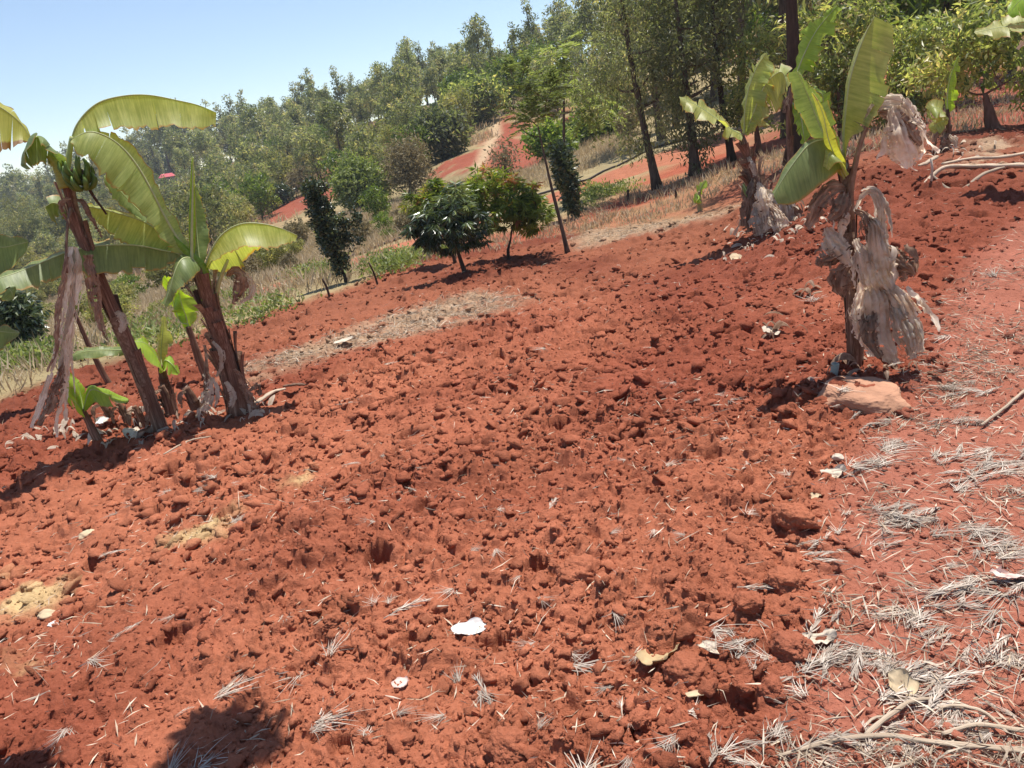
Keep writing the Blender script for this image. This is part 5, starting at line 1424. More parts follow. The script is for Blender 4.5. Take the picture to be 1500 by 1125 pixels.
G_.leaf([(1588, -20), (1550, -40), (1515, -15), (1490, 5), (1478, 22)], [[(1590, -8, -.1), (1555, -15, -.2), (1525, 8, -.2), (1502, 22, -.15), (1482, 26, -.05)], [(1586, -26, .1), (1545, -60, .2), (1505, -35, .2), (1482, -6, .12), (1475, 18, .02)]], LEAFN, 4, .1, 2.6, .01, .03, .08)
G_.dead([(1585, -5, 0), (1540, 30, -.1), (1510, 50, -.12), (1490, 72, -.12)], [4, 10, 9, 4], DRY, .8, 99)
S = Plant("banana_sucker", (1026, 308), "little yellow green banana sucker standing in the pale straw strip", "banana plant")
S.stem([(1025, 298), (1024, 288), (1025, 280)], [4.5, 4, 3.2, 2.4], STEMG)
S.leaf([(1025, 285), (1026, 278), (1029, 271), (1034, 264)], [[(1027, 285, -.1), (1032, 280, -.15), (1035, 273, -.12), (1036, 266, -.02)], [(1024, 283, .1), (1023, 276, .15), (1025, 268, .12), (1033, 263, .02)]], LEAFN, 1, .1, 2.4, .006, .02, .08)
S.leaf([(1025, 290), (1022, 284), (1020, 290), (1019, 298)], [[(1025, 293, -.1), (1024, 292, -.15), (1022, 297, -.12), (1020, 300, -.02)], [(1024, 286, .1), (1019, 280, .1), (1016, 288, .08), (1017, 297, .02)]], LEAFN, 1, .1, 1.8, .006, .02, .08)
# ------------------------------------------------------------------ clods, litter, small things
SOILC = soilmat("clod_soil")
STRAWM = leafmat("dry_straw", [(.0, (.30, .21, .14)), (.5, (.50, .39, .28)), (1.0, (.70, .60, .47))], .1, .7, .25, (1.0, 1.0, .9))
FROND = leafmat("dry_feather_leaf", [(.0, (.20, .14, .10)), (.5, (.37, .295, .235)), (1.0, (.58, .50, .42))], .1, .65, .3, (1.0, 1.0, .9))
STALKM = drymat("dry_banana_stalk", (.22, .14, .09), (.46, .35, .25), (.68, .58, .46), (3, 14, 1), .0, .7)


def ico(sub):
    t = (1 + 5 ** .5) / 2
    v = np.array([(-1, t, 0), (1, t, 0), (-1, -t, 0), (1, -t, 0), (0, -1, t), (0, 1, t), (0, -1, -t), (0, 1, -t), (t, 0, -1), (t, 0, 1), (-t, 0, -1), (-t, 0, 1)], float)
    f = np.array([(0, 11, 5), (0, 5, 1), (0, 1, 7), (0, 7, 10), (0, 10, 11), (1, 5, 9), (5, 11, 4), (11, 10, 2), (10, 7, 6), (7, 1, 8), (3, 9, 4), (3, 4, 2), (3, 2, 6), (3, 6, 8), (3, 8, 9), (4, 9, 5), (2, 4, 11), (6, 2, 10), (8, 6, 7), (9, 8, 1)])
    v = norm(v)
    for _ in range(sub):
        e = {}; vs = list(v); nf = []
        def mid(a, b):
            k = (min(a, b), max(a, b))
            if k not in e:
                e[k] = len(vs); m = vs[a] + vs[b]; vs.append(m / np.linalg.norm(m))
            return e[k]
        for a, b, c in f:
            ab, bc, ca = mid(a, b), mid(b, c), mid(c, a)
            nf += [(a, ab, ca), (b, bc, ab), (c, ca, bc), (ab, bc, ca)]
        v = np.array(vs); f = np.array(nf)
    return v, f


def scatter_area(n, dmin, dmax, azmin, azmax, seed, power=1.0):
    r = np.random.default_rng(seed)
    a = np.radians(r.uniform(azmin, azmax, n)); d = dmin * (dmax / dmin) ** (r.random(n) ** power)
    return d * np.sin(a), d * np.cos(a)


def lumps(name, n, sub, rmin, rmax, dmin, dmax, seed, onpath, flat=.7, power=1.0, jag=.2, lift=.3):
    r = np.random.default_rng(seed + 5000)
    n = int(n * 1.3); x, y = scatter_area(n, dmin, dmax, -56, 64, seed, power)
    f = inpoly(x, y, FIELDP) > .5; p = path_mask(x, y)
    cl = smooth(.35, .6, fbm2(x, y, .9, 21, 3)) * .45 + .55
    k = f & (r.random(n) < cl * (1 - (1 - onpath) * p))
    x = x[k]; y = y[k]; n = len(x)
    v, fc = ico(sub)
    sz = rmin + (rmax - rmin) * r.random(n) ** 3
    ax = np.stack([r.uniform(.8, 1.5, n), r.uniform(.8, 1.3, n), r.uniform(.6, 1.0, n) * flat / .7], -1)
    an = r.uniform(0, 6.28, n)
    rad = 1 + np.clip(r.normal(0, jag, (n, len(v))), -.45, .45)
    P = v[None] * rad[..., None] * ax[:, None] * sz[:, None, None]
    c, s = np.cos(an)[:, None], np.sin(an)[:, None]
    X = P[..., 0] * c - P[..., 1] * s; Y = P[..., 0] * s + P[..., 1] * c
    tl = r.normal(0, .35, (n, 1)); Z = P[..., 2] + X * tl
    z = ground(x, y)
    V = np.stack([X + x[:, None], Y + y[:, None], Z + (z + sz * lift)[:, None]], -1).reshape(-1, 3)
    T = (fc[None] + (np.arange(n) * len(v))[:, None, None]).reshape(-1, 3)
    col = np.repeat(ground_color(x, y) * r.uniform(.85, 1.18, (n, 1)), len(v), 0)
    o = obj(name, mesh_np(name, V, None, T, SOILC, sub > 0, col)); tag(o, kind="stuff")


lumps("soil_crumbs", 46000, 0, .0025, .012, 1.2, 7.5, 401, .7, .7, .8)
lumps("soil_lumps", 5600, 1, .007, .028, 1.4, 11, 402, .06, .6, 1.0, .28, .1)

lumps("far_soil_lumps", 9000, 1, .010, .042, 3.6, 13, 403, .03, .6, 1.0, .28, .1)


def clod(px, py, rpx, label, seed, flat=.68, sink=.26, dark=1.0):
    p, d = gpt(px, py); r = rpx * .8 * px2m(d, px, py)
    v, f = ico(4)
    g = np.random.default_rng(seed)
    q = v * 1.0 + seed * 3.3
    h = 1 + (vnoise3(q, .9, seed) - .5) * .75 + (vnoise3(q, .42, seed + 1) - .5) * .42 + (np.abs(vnoise3(q, .2, seed + 2) - .5)) * .34 + (np.abs(vnoise3(q, .1, seed + 3) - .5)) * .22 + (vnoise3(q, .05, seed + 4) - .5) * .10 + (np.abs(vnoise3(q, .028, seed + 5) - .5)) * .07
    V = v * h[:, None] * r * np.array([g.uniform(.95, 1.2), g.uniform(.8, 1.0), flat])
    V[:, 2] = np.maximum(V[:, 2], -r * .55)
    col = np.tile(ground_color(np.array([p[0]]), np.array([p[1]]))[0] * dark, (len(V), 1))
    o = obj("soil_clod", mesh_np("soil_clod", V, None, f, SOILC, True, col))
    o.location = (p[0], p[1], p[2] + r * sink); o.rotation_euler = (g.normal(0, .12), g.normal(0, .12), g.uniform(0, 6.28))
    tag(o, label, "soil clod", "big clods of red soil")


for k, (px, py, r, lb) in enumerate((
    (1003, 975, 33, "big red soil clod sitting on a curled pale leaf"),
    (746, 1098, 34, "big red soil clod alone near the bottom edge with a deep shadow below"),
    (1092, 1003, 20, "small round red clod between the clod on the curled leaf and the path"),
    (1136, 1016, 25, "lumpy red clod touching the path edge beside the small round clod"),
    (1052, 1046, 24, "broken topped red clod below the clod on the curled leaf"),
    (1160, 958, 30, "smooth flat red clod next to the grey dry leaves at the path edge"),
    (936, 1048, 19, "small smooth red clod left of the broken topped clod"),
    (852, 826, 36, "broad low red clod with a dark hollow at its right side"),
    (1168, 782, 31, "large crumbly red clod at the middle of the path edge"),
    (1150, 872, 28, "wide red clod beside a dark pit above the grey dry leaves"),
    (650, 688, 17, "round red clod by itself in the middle of the dug soil"),
    (488, 915, 18, "red clod at a dark hole left of the white scrap of paper"),
    (1098, 905, 24, "angular red clod under a spray of grey dry leaves"),
    (560, 552, 14, "red clod beside a dark pit near the middle of the field"))):
    clod(px, py, r, lb, 500 + k)

# ---- feathery dry leaves: ten shapes, copied
def frond_mesh(seed):
    r = np.random.default_rng(seed); b = MB()
    n = int(r.integers(15, 22)); L = 1.0
    bend = r.normal(0, .28); lift = r.uniform(.02, .14)
    u = np.linspace(0, 1, 12)
    P = np.stack([u * L - .5, bend * (u - .3) ** 2, .05 + lift * np.sin(u * 3.1) + r.normal(0, .012, 12)], -1)
    b.tube(P, np.linspace(.014, .005, 12), 5, True, 0, 0, 1.0, .45)
    for k in range(n):
        uu = .12 + .85 * k / n
        for sgn in (-1, 1):
            if r.random() < .14: continue
            p = np.array([np.interp(uu, u, P[:, i]) for i in range(3)])
            ll = .30 * math.sin(math.pi * (.18 + .72 * uu)) * r.uniform(.6, 1.15)
            a = r.uniform(.2, .62) * sgn; z = r.normal(.0, .16)
            d = np.array([math.cos(a), math.sin(a), z]); cu = r.normal(0, .22)
            t = np.linspace(0, 1, 6)[:, None]
            c = p + d * ll * t + np.array([.4, -sgn * .25, -.25]) * (t ** 2) * ll * (.5 + cu)
            w = .024 * np.array([.5, 1, 1, .8, .55, .1]) * r.uniform(.7, 1.2)
            sd = norm(np.cross(d, np.array([0, 0, 1.0]) + r.normal(0, .5, 3)))
            v = np.stack([c + sd * w[:, None] * .5, c + np.array([0, 0, .006]), c - sd * w[:, None] * .5], 1).reshape(-1, 3)
            q = [(i * 3 + j, i * 3 + j + 1, i * 3 + j + 4, i * 3 + j + 3) for i in range(5) for j in range(2)]
            b.add(v, q, None, None, np.clip(r.normal(.6, .2), 0, 1))
    return b.mesh("dry_leaf", FROND)


def frond_small(seed):
    """a broken tuft: a handful of narrow dry blades"""
    r = np.random.default_rng(seed); b = MB()
    for k in range(int(r.integers(14, 26))):
        a = r.normal(0, .42); ll = r.uniform(.3, .9); z = r.uniform(-.02, .16)
        d = np.array([math.cos(a), math.sin(a), z]); t = np.linspace(0, 1, 6)[:, None]
        p = np.array([-.4, 0, .04]) + r.normal(0, .06, 3) * np.array([1, 1, .3])
        c = p + d * ll * t + np.array([r.normal(0, .2), r.normal(0, .2), -.3 * z]) * t ** 2
        w = .022 * np.array([.6, 1, 1, .8, .5, .1])
        sd = norm(np.cross(d, np.array([0, 0, 1.0]) + r.normal(0, .5, 3)))
        v = np.stack([c + sd * w[:, None] * .5, c + np.array([0, 0, .008]), c - sd * w[:, None] * .5], 1).reshape(-1, 3)
        q = [(i * 3 + j, i * 3 + j + 1, i * 3 + j + 4, i * 3 + j + 3) for i in range(5) for j in range(2)]
        b.add(v, q, None, None, np.clip(r.normal(.6, .25), 0, 1))
    return b.mesh("dry_leaf", FROND)


FR = [frond_mesh(600 + k) for k in range(8)] + [frond_small(640 + k) for k in range(6)]


def slope_at(x, y, e=.15):
    zx = float(base_z(x + e, y)[0] - base_z(x - e, y)[0]) / (2 * e); zy = float(base_z(x, y + e)[0] - base_z(x, y - e)[0]) / (2 * e)
    return zx, zy


frng = np.random.default_rng(650)
nfr = [0]
def frond(px, py, lpx, rot=None, kind=None, label=None, up=.008):
    p, d = gpt(px, py); s = lpx * px2m(d, px, py)
    onp = float(path_mask(np.array([p[0]]), np.array([p[1]]))[0]) > .5
    o = bpy.data.objects.new("dry_leaf", FR[int(frng.integers(len(FR))) if kind is None else kind])
    zs = ground(p[0] + np.array([0, .04, -.04, 0, 0]), p[1] + np.array([0, 0, 0, .04, -.04]))
    o.location = (p[0], p[1], float(np.mean(zs) * .5 + np.max(zs) * .5) - .0 + up - .03 * s)
    o.scale = (s, s * frng.uniform(.8, 1.2), s * frng.uniform(.35, .8))
    o.rotation_euler = (frng.normal(0, .10), frng.normal(0, .10), frng.uniform(0, 6.28) if rot is None else rot)
    COL.objects.link(o); nfr[0] += 1
    if label:
        tag(o, label, "dry leaf", "large dry feathery leaves")
    elif onp:
        tag(o, "grey brown dry feathery leaf lying on the smooth trodden path", "dry leaf", "dry leaves on the trodden path")
    else:
        tag(o, "grey brown dry feathery leaf lying on the dug red soil", "dry leaf", "dry leaves on the dug soil")


# sprays that can be told apart
for px, py, l, rot, k, lb in (
    (490, 1050, 70, .3, 8, "pale tuft of dry blades nearest the head shaped shadow at the bottom"),
    (708, 1005, 78, 1.9, 0, "pale feathery leaf standing nearly straight up the slope below the white paper scrap"),
    (595, 892, 72, .5, 1, "pale feathery leaf left of the white paper scrap"),
    (808, 732, 44, 1.2, 2, "curled grey feathery leaf alone in the middle of the dug soil"),
    (865, 960, 70, -.4, 9, "straw coloured tuft on a thin stalk left of the clod with the curled leaf"),
    (862, 1100, 86, 1.1, 10, "pale tuft of dry blades at the bottom edge right of the lone big clod"),
    (1115, 880, 66, -.3, 3, "grey feathery leaf lying over an angular clod"),
    (1195, 925, 84, .9, 4, "big grey feathery leaf at the path edge above the flat clod"),
    (350, 1000, 80, .6, 11, "straw coloured tangle of dry blades above the head shaped shadow")):
    frond(px, py, l, rot, k, lb)
frond(1448, 400, 44, 1.4, 12, "pale dry tuft by itself on the bare slope right of the leaf skirt")
frond(1183, 435, 44, 1.6, 13, "brown dry tuft in the soil left of the leaf skirted banana")
# the drifts along and across the path
drift = [((1060, 920), (1110, 985), 7, 62), ((1230, 600), (1310, 640), 9, 46), ((1360, 555), (1440, 580), 9, 46), ((1380, 610), (1440, 625), 4, 44), ((1250, 690), (1330, 665), 9, 60), ((1360, 680), (1500, 660), 14, 62), ((1380, 710), (1500, 690), 10, 62),
         ((1290, 740), (1380, 770), 12, 58), ((1290, 790), (1330, 765), 5, 50), ((1420, 770), (1500, 820), 12, 66), ((1350, 880), (1500, 850), 14, 78), ((1310, 905), (1420, 945), 9, 70), ((1440, 930), (1500, 980), 5, 76),
         ((1200, 955), (1400, 1010), 17, 74), ((1160, 1010), (1260, 960), 6, 70), ((1330, 1020), (1440, 1090), 11, 76), ((1040, 1110), (1150, 1085), 6, 74), ((1180, 1095), (1330, 1110), 8, 82),
         ((1300, 540), (1380, 500), 4, 40), ((1190, 780), (1220, 850), 5, 46), ((1220, 830), (1240, 760), 3, 40)]
for (a, b, n, l) in drift:
    for k in range(n):
        t = (k + frng.random()) / n
        frond(a[0] + (b[0] - a[0]) * t + frng.normal(0, 9), a[1] + (b[1] - a[1]) * t + frng.normal(0, 9), l * frng.uniform(.6, 1.15), frng.normal(.25, .5) + (3.14 if frng.random() < .4 else 0))
# and the thin scatter over the whole plot
while nfr[0] < 300:
    px = frng.uniform(-10, 1500); py = frng.uniform(560, 1125) if frng.random() < .8 else frng.uniform(430, 600)
    if inpoly(np.array([px]), np.array([py]), np.array([(0, 300), (1500, 150), (1500, 300), (0, 640)]))[0] > .5: continue
    if py < 700 and px < 450: continue
    h = hit(px, py)
    if inpoly(np.array([h[0]]), np.array([h[1]]), FIELDP)[0] < .5: continue
    sz = np.interp(py, [430, 700, 1125], [16, 30, 52])
    frond(px, py, sz * frng.uniform(.5, 1.2), None, int(frng.integers(8, 14)) if frng.random() < .6 else None)

# ---- loose straw: nobody could count it
def straw(name, n, dmin, dmax, az, seed, wfun, lmin, lmax, wd):
    r = np.random.default_rng(seed + 5000)
    x, y = scatter_area(n, dmin, dmax, az[0], az[1], seed, .85)
    k = (inpoly(x, y, FIELDP) > .5) & (r.random(n) < wfun(x, y))
    x = x[k]; y = y[k]; m = len(x)
    an = r.uniform(0, 6.28, m); d = np.stack([np.cos(an), np.sin(an), r.normal(0, .22, m)], -1)
    z = ground(x, y)
    L = r.uniform(lmin, lmax, m)
    c = np.stack([x, y, z + .006 + np.abs(d[:, 2]) * L * .5], -1) - d * L[:, None] * .5
    o = obj(name, leaf_mesh(name, c, d, L, wd * r.uniform(.5, 1.4, m), STRAWM, r, np.clip(r.normal(.5, .25, m), 0, 1))); tag(o, kind="stuff")


def wpath(x, y):
    return path_mask(x, y) * (.06 + .94 * smooth(.46, .60, fbm2(x, y, .45, 181, 3)))


def wstraw(x, y):
    p = path_mask(x, y)
    w = .10 + .22 * smooth(.5, .72, fbm2(x, y, .6, 171, 3))
    w = w + p * (.22 + .6 * smooth(.48, .66, fbm2(x, y, .35, 175, 3)))
    for poly, a in ((STRAW1, .75), (STRAW2, .95), (STRAW3, .8)):
        w = np.maximum(w, a * inpoly(x, y, poly, .25))
    for poly in PALE:
        w = np.maximum(w, .9 * inpoly(x, y, poly, .12))
    return w


straw("straw_litter", 34000, 1.2, 14, (-46, 42), 701, wstraw, .02, .085, .0048)
straw("straw_stalks", 9000, 2.0, 15, (-46, 42), 702, lambda x, y: wstraw(x, y) * .42, .06, .15, .004)

straw("path_straw", 62000, 1.3, 8, (8, 66), 703, wpath, .03, .11, .0045)

straw("strip_straw", 60000, 6.0, 14, (-32, 27), 704, lambda x, y: np.maximum.reduce([inpoly(x, y, q, .35) for q in (STRAW1, STRAW2)]) * smooth(.3, .5, fbm2(x, y, .5, 183, 3)), .04, .16, .006)

# ---- litter round the banana clumps
def litter(name, cpx, n, rad, seed):
    r = np.random.default_rng(seed); b = MB()
    for (px, py) in cpx:
        p, d = gpt(px, py)
        for k in range(n):
            x = p[0] + r.normal(0, rad); y = p[1] + r.normal(0, rad); z = float(ground(x, y)[0])
            L = r.uniform(.04, .13); a = r.uniform(0, 6.28); t = np.linspace(-.5, .5, 6)
            cpt = np.stack([x + np.cos(a) * L * t, y + np.sin(a) * L * t, z + .012 + r.uniform(.0, .06) * (1 - 4 * t * t) + r.normal(0, .4) * t * L], -1)
            w = L * r.uniform(.12, .4) * np.array([.4, .9, 1, .95, .7, .2]); sd = np.array([-np.sin(a), np.cos(a), r.normal(0, .5)])
            v = np.stack([cpt + sd * w[:, None] * .5, cpt + np.array([0, 0, 1]) * w[:, None] * r.uniform(-.3, .4), cpt - sd * w[:, None] * .5], 1).reshape(-1, 3)
            q = [(i * 3 + j, i * 3 + j + 1, i * 3 + j + 4, i * 3 + j + 3) for i in range(5) for j in range(2)]
            b.add(v, q, None, np.stack([np.repeat(t * L * 2 + k, 3), np.tile([0, .5, 1], 6)], -1))
    o = obj(name, b.mesh(name, DRYD if seed == 713 else DRY)); tag(o, kind="stuff")


litter("banana_leaf_litter", [(180, 640), (240, 635), (290, 615), (330, 605), (375, 600), (265, 600), (215, 610), (120, 640), (60, 640)], 16, .13, 711)
litter("dry_leaf_litter", [(1090, 345), (1130, 345), (1165, 345), (1200, 330), (1080, 372), (1395, 225), (1385, 222)], 16, .2, 712)
litter("fallen_leaf_litter", [(1280, 535), (1320, 535), (1255, 540), (1120, 485), (1180, 425), (1340, 450)], 8, .1, 713)

# ---- single pieces lying about
def scrap(name, px, py, wpx, hpx, label, cat, mat, seed, lift=.02, curl=.3, rot=0.0, group=None):
    """a small bent sheet with a thickness, resting on the soil"""
    p, d = gpt(px, py); s = px2m(d, px, py); r = np.random.default_rng(seed)
    n, m = 14, 9
    U, Vv = np.meshgrid(np.linspace(-.5, .5, n), np.linspace(-.5, .5, m), indexing='ij')
    edge = .5 * (1 - .45 * np.abs(U * 2) ** 2.5)
    q = np.stack([U.ravel(), Vv.ravel(), np.zeros(n * m) + seed], -1)
    X = U * wpx * s + (vnoise3(q, .35, seed).reshape(n, m) - .5) * wpx * s * .22
    Y = Vv * 2 * edge * hpx * s * 1.8 + (vnoise3(q, .3, seed + 1).reshape(n, m) - .5) * hpx * s * .35
    Z = .55 * curl * hpx * s * ((Vv * 2) ** 2 + .5 * (U * 2) ** 2 * np.sign(r.normal())) + (vnoise3(q, .4, seed + 2).reshape(n, m) - .5) * hpx * s * .5 + np.abs(vnoise3(q, .18, seed + 3).reshape(n, m) - .5) * hpx * s * .5
    top = np.stack([X, Y, Z], -1).reshape(-1, 3)
    th = .0022
    V = np.vstack([top, top - np.array([0, 0, th])])
    Q = []
    for i in range(n - 1):
        for j in range(m - 1):
            a = i * m + j; Q.append((a, a + m, a + m + 1, a + 1)); o2 = n * m; Q.append((a + o2, a + 1 + o2, a + m + 1 + o2, a + m + o2))
    rim = [i * m for i in range(n)] + [(n - 1) * m + j for j in range(1, m)] + [i * m + m - 1 for i in range(n - 2, -1, -1)] + [j for j in range(m - 2, 0, -1)]
    for a, b in zip(rim, rim[1:] + rim[:1]):
        Q.append((a, b, b + n * m, a + n * m))
    uv = np.tile(np.stack([U.ravel(), Vv.ravel() + .5], -1), (2, 1))
    o = obj(name, mesh_np(name, V, Q, None, mat, True, np.full(len(V), .6), uv))
    o.location = (p[0], p[1], p[2] + lift * .5); o.rotation_euler = (r.normal(0, .15), r.normal(0, .15), rot)
    tag(o, label, cat, group)
    return o


PAPER = plainmat("white_paper", (.68, .64, .60), .7, .22, 25, .15)
PLASTIC = plainmat("pale_pink_plastic", (.60, .43, .37), .6, .2, 25, .2)
CREAM = plainmat("cream_dry_leaf", (.50, .38, .24), .8, .25, 18, .5)
YELLOWD = plainmat("yellow_dry_leaf", (.42, .30, .16), .7, .3, 18, .5)
PALEW = plainmat("bleached_leaf", (.54, .45, .35), .75, .15, 18, .5)
scrap("paper_scrap", 684, 903, 46, 16, "white crumpled paper scrap on the bare red soil", "paper scrap", PAPER, 1, .03, .35, .35)
scrap("plastic_scrap", 585, 990, 24, 12, "small pale pink scrap lying left of the upright feathery leaf", "plastic scrap", PLASTIC, 2, .015, .4, .6)
scrap("curled_leaf", 968, 950, 60, 30, "curled yellow and white dead leaf pinned under the big clod", "dead leaf", YELLOWD, 3, .03, .5, .5)
scrap("dead_leaf", 1042, 952, 34, 12, "narrow bleached leaf end poking out right of the clod on the curled leaf", "dead leaf", PALEW, 4, .03, .4, -.6)
scrap("dry_husk", 1030, 1013, 48, 7, "thin cream husk lying just below the clod on the curled leaf", "husk", CREAM, 5, .012, .5, .0)
scrap("dead_leaf", 1322, 1012, 34, 22, "broad cream dead leaf among the grey sprays on the path", "dead leaf", CREAM, 6, .03, .3, .3)
scrap("dead_leaf", 1482, 853, 18, 30, "pinkish dead leaf standing on edge at the right side of the path", "dead leaf", PLASTIC, 7, .03, .3, 1.2)
scrap("dead_leaf", 1222, 695, 16, 20, "bleached dead leaf on the path edge above the crumbly clod", "dead leaf", PALEW, 8, .03, .4, 1.4)
scrap("dead_leaf", 1188, 732, 28, 10, "cream dead leaf beside the hollow at the path edge", "dead leaf", CREAM, 9, .03, .4, -.2)
scrap("dead_leaf", 1200, 945, 20, 28, "bleached curled leaf beside the big grey feathery leaf", "dead leaf", PALEW, 10, .04, .5, 1.4)
scrap("dead_leaf", 1128, 488, 22, 16, "bleached dead leaf on the dug soil left of the dead leaf skirt", "dead leaf", PALEW, 11, .03, .4, .2)
scrap("dead_leaf", 1080, 378, 20, 12, "pale dead leaf in front of the shaggy banana plant", "dead leaf", CREAM, 12, .03, .4, .2)
scrap("sheath_piece", 206, 640, 30, 26, "white broken piece of banana sheath at the foot of the leaning stem", "banana sheath", PALEW, 15, .05, .6, 1.2)
scrap("sheath_piece", 155, 633, 18, 10, "small white piece of banana sheath behind the lime green sucker", "banana sheath", PAPER, 16, .04, .5, .4)
scrap("flake", 505, 508, 28, 7, "white flat flake on the far soil above the pale straw strip", "flake", PALEW, 17, .03, .3, .3)
scrap("flake", 75, 905, 16, 10, "small white flake near the pale crumbly patch at the left", "flake", PAPER, 18, .02, .4, .3)


def stalk(name, pts, rpx, label, cat, group=None, mat=None, lift=.02, flat=.55, sides=8, abs_=False):
    P = []
    for (px, py) in pts:
        p, d = gpt(px, py); P.append((p[0], p[1], p[2] + lift)); s = px2m(d, px, py)
    P = np.array(P); c = P.mean(0); path = catmull(P - c, 26)
    b = MB(); rr = np.interp(np.linspace(0, 1, 26), np.linspace(0, 1, len(rpx)), rpx) * s * .6
    b.tube(path, rr, sides, True, .4, int(pts[0][0]), flat)
    o = obj(name, b.mesh(name, mat or STALKM)); o.location = c
    tag(o, label, cat, group)


SG = "dry stalks lying on the path at the lower right"
stalk("dry_stalk", [(1140, 1112), (1230, 1094), (1300, 1090), (1370, 1106), (1500, 1112)], [5, 7, 8, 9, 9], "longest pale dry stalk running along the bottom edge of the path", "dry stalk", SG)
stalk("dry_stalk", [(1268, 1088), (1300, 1062), (1335, 1040), (1370, 1034)], [6, 7, 6, 4], "pale dry stalk branching up from the long one at the bottom edge", "dry stalk", SG)
stalk("dry_stalk", [(1380, 1090), (1430, 1076), (1500, 1080)], [6, 7, 7], "pale dry stalk just above the right end of the long one", "dry stalk", SG)
stalk("dry_stalk", [(1375, 1050), (1400, 1046), (1440, 1056), (1475, 1085)], [4, 5, 5, 3], "thin bent dry stalk curving over the others near the corner", "dry stalk", SG)
stalk("dry_stalk", [(1300, 1060), (1280, 1062), (1268, 1072)], [3, 4, 4], "shortest pale dry stalk beside the branching one", "dry stalk", SG)
stalk("dry_stalk", [(1437, 628), (1470, 603), (1502, 576)], [3, 4, 4], "straight tan stick pointing up the path at the right border", "stick", None, STALKM, .02, 1)
HG = "heap of dry banana stems on the far right"
for k, (pts, r, lb) in enumerate((
    ([(1352, 272), (1380, 264), (1412, 257), (1450, 252), (1500, 246)], [5, 7, 8, 8, 8], "thickest dry banana stem in the heap on the right"),
    ([(1362, 274), (1400, 272), (1440, 266), (1470, 258)], [4, 6, 6, 4], "dry banana stem lying lowest in the heap on the right"),
    ([(1380, 262), (1420, 248), (1460, 244), (1500, 238)], [4, 5, 6, 6], "dry banana stem lying rearmost in the heap on the right"),
    ([(1345, 270), (1356, 262), (1372, 256)], [3, 6, 5], "short stub of dry banana stem at the heap's left end"))):
    stalk("dry_banana_trunk", pts, r, lb, "banana stem", HG, STALKM, .05 + .03 * k, .7)
p, d = gpt(1364, 276); s = px2m(d, 1364, 276)
b = MB(); b.tube([(0, 0, -.05), (0.005, 0, .1), (-.01, 0, 30 * s)], [.011, .011, .009], 7); o = obj("stake", b.mesh("stake", PALEW)); o.location = p
tag(o, "short white stake standing at the left end of the dry stem heap", "stake")
stalk("flat_stem", [(352, 604), (380, 594), (400, 583), (418, 574)], [6, 8, 9, 7], "flat pale piece of banana stem lying right of the shaggy stem", "banana stem", None, STALKM, .03, .4)
stalk("flat_stem", [(418, 578), (436, 572), (450, 574)], [5, 7, 4], "dark reddish piece of banana stem at the pale piece's end", "banana stem", None, STEM, .05, .5)
stalk("dry_stalk", [(240, 668), (280, 652), (322, 640)], [2.5, 3.5, 2], "thin dry stalk on the soil in front of the banana clump", "dry stalk")

# boulder with a stub of pipe beside it
p, d = gpt(1262, 588); s = px2m(d, 1262, 588)
v, f = ico(5)
q = v + 5.5
h = 1 + (vnoise3(q, .9, 801) - .5) * .55 + (vnoise3(q, .35, 802) - .5) * .28 + np.abs(vnoise3(q * np.array([1, 1, 2.5]), .16, 803) - .5) * .08 + np.abs(vnoise3(q, .07, 804) - .5) * .04
V = v * h[:, None] * np.array([44 * s, 58 * s, 33 * s])
V[:, 2] = np.where(V[:, 2] > 17 * s, 17 * s + (V[:, 2] - 17 * s) * .3, V[:, 2])
BOULD = plainmat("pale_boulder", (.40, .205, .125), .9, .25, 9, .8, .02)
o = obj("boulder", mesh_np("boulder", V, None, f, BOULD)); o.location = (p[0], p[1], p[2] - 18 * s); o.rotation_euler = (-.02, -.05, .5)
tag(o, "flat pale pinkish boulder half sunk in the soil before the leaf skirted banana", "boulder")
p, d = gpt(1222, 556); s = px2m(d, 1222, 556)
b = MB()
th = np.linspace(0, 6.283, 13)[:-1]
prof = [(5.5, -6), (5.5, 14), (5.0, 14.6), (4.0, 14.2), (4.0, 2)]
ring = np.array([[(r * s * math.cos(t), r * s * math.sin(t), z * s) for t in th] for r, z in prof]).reshape(-1, 3)
b.add(ring, [(i * 12 + j, i * 12 + (j + 1) % 12, (i + 1) * 12 + (j + 1) % 12, (i + 1) * 12 + j) for i in range(4) for j in range(12)])
o = obj("pipe_stub", b.mesh("pipe_stub", plainmat("grey_pipe", (.33, .33, .27), .6, .15, 30, .2))); o.location = p; o.rotation_euler = (.05, .12, 0)
tag(o, "short grey pipe stub standing at the edge of the pale boulder", "pipe stub")
# pale stones
for k, (px, py, r, lb) in enumerate(((64, 892, 13, "pale flat stone on the soil below the crumbly pale patch"), (125, 780, 11, "small tan stone left of the pale crumbly mound"), (1228, 672, 9, "small white stone on the path edge"))):
    p, d = gpt(px, py); s = r * px2m(d, px, py)
    v, f = ico(3); q = v + k * 9.0
    h = 1 + (vnoise3(q, .8, 820 + k) - .5) * .6 + (vnoise3(q, .3, 821) - .5) * .2
    o = obj("stone", mesh_np("stone", v * h[:, None] * s * np.array([1.1, .8, .6]), None, f, PALEW if k == 2 else CREAM)); o.location = (p[0], p[1], p[2] + s * .25); o.rotation_euler = (.2, .1, k)
    tag(o, lb, "stone")

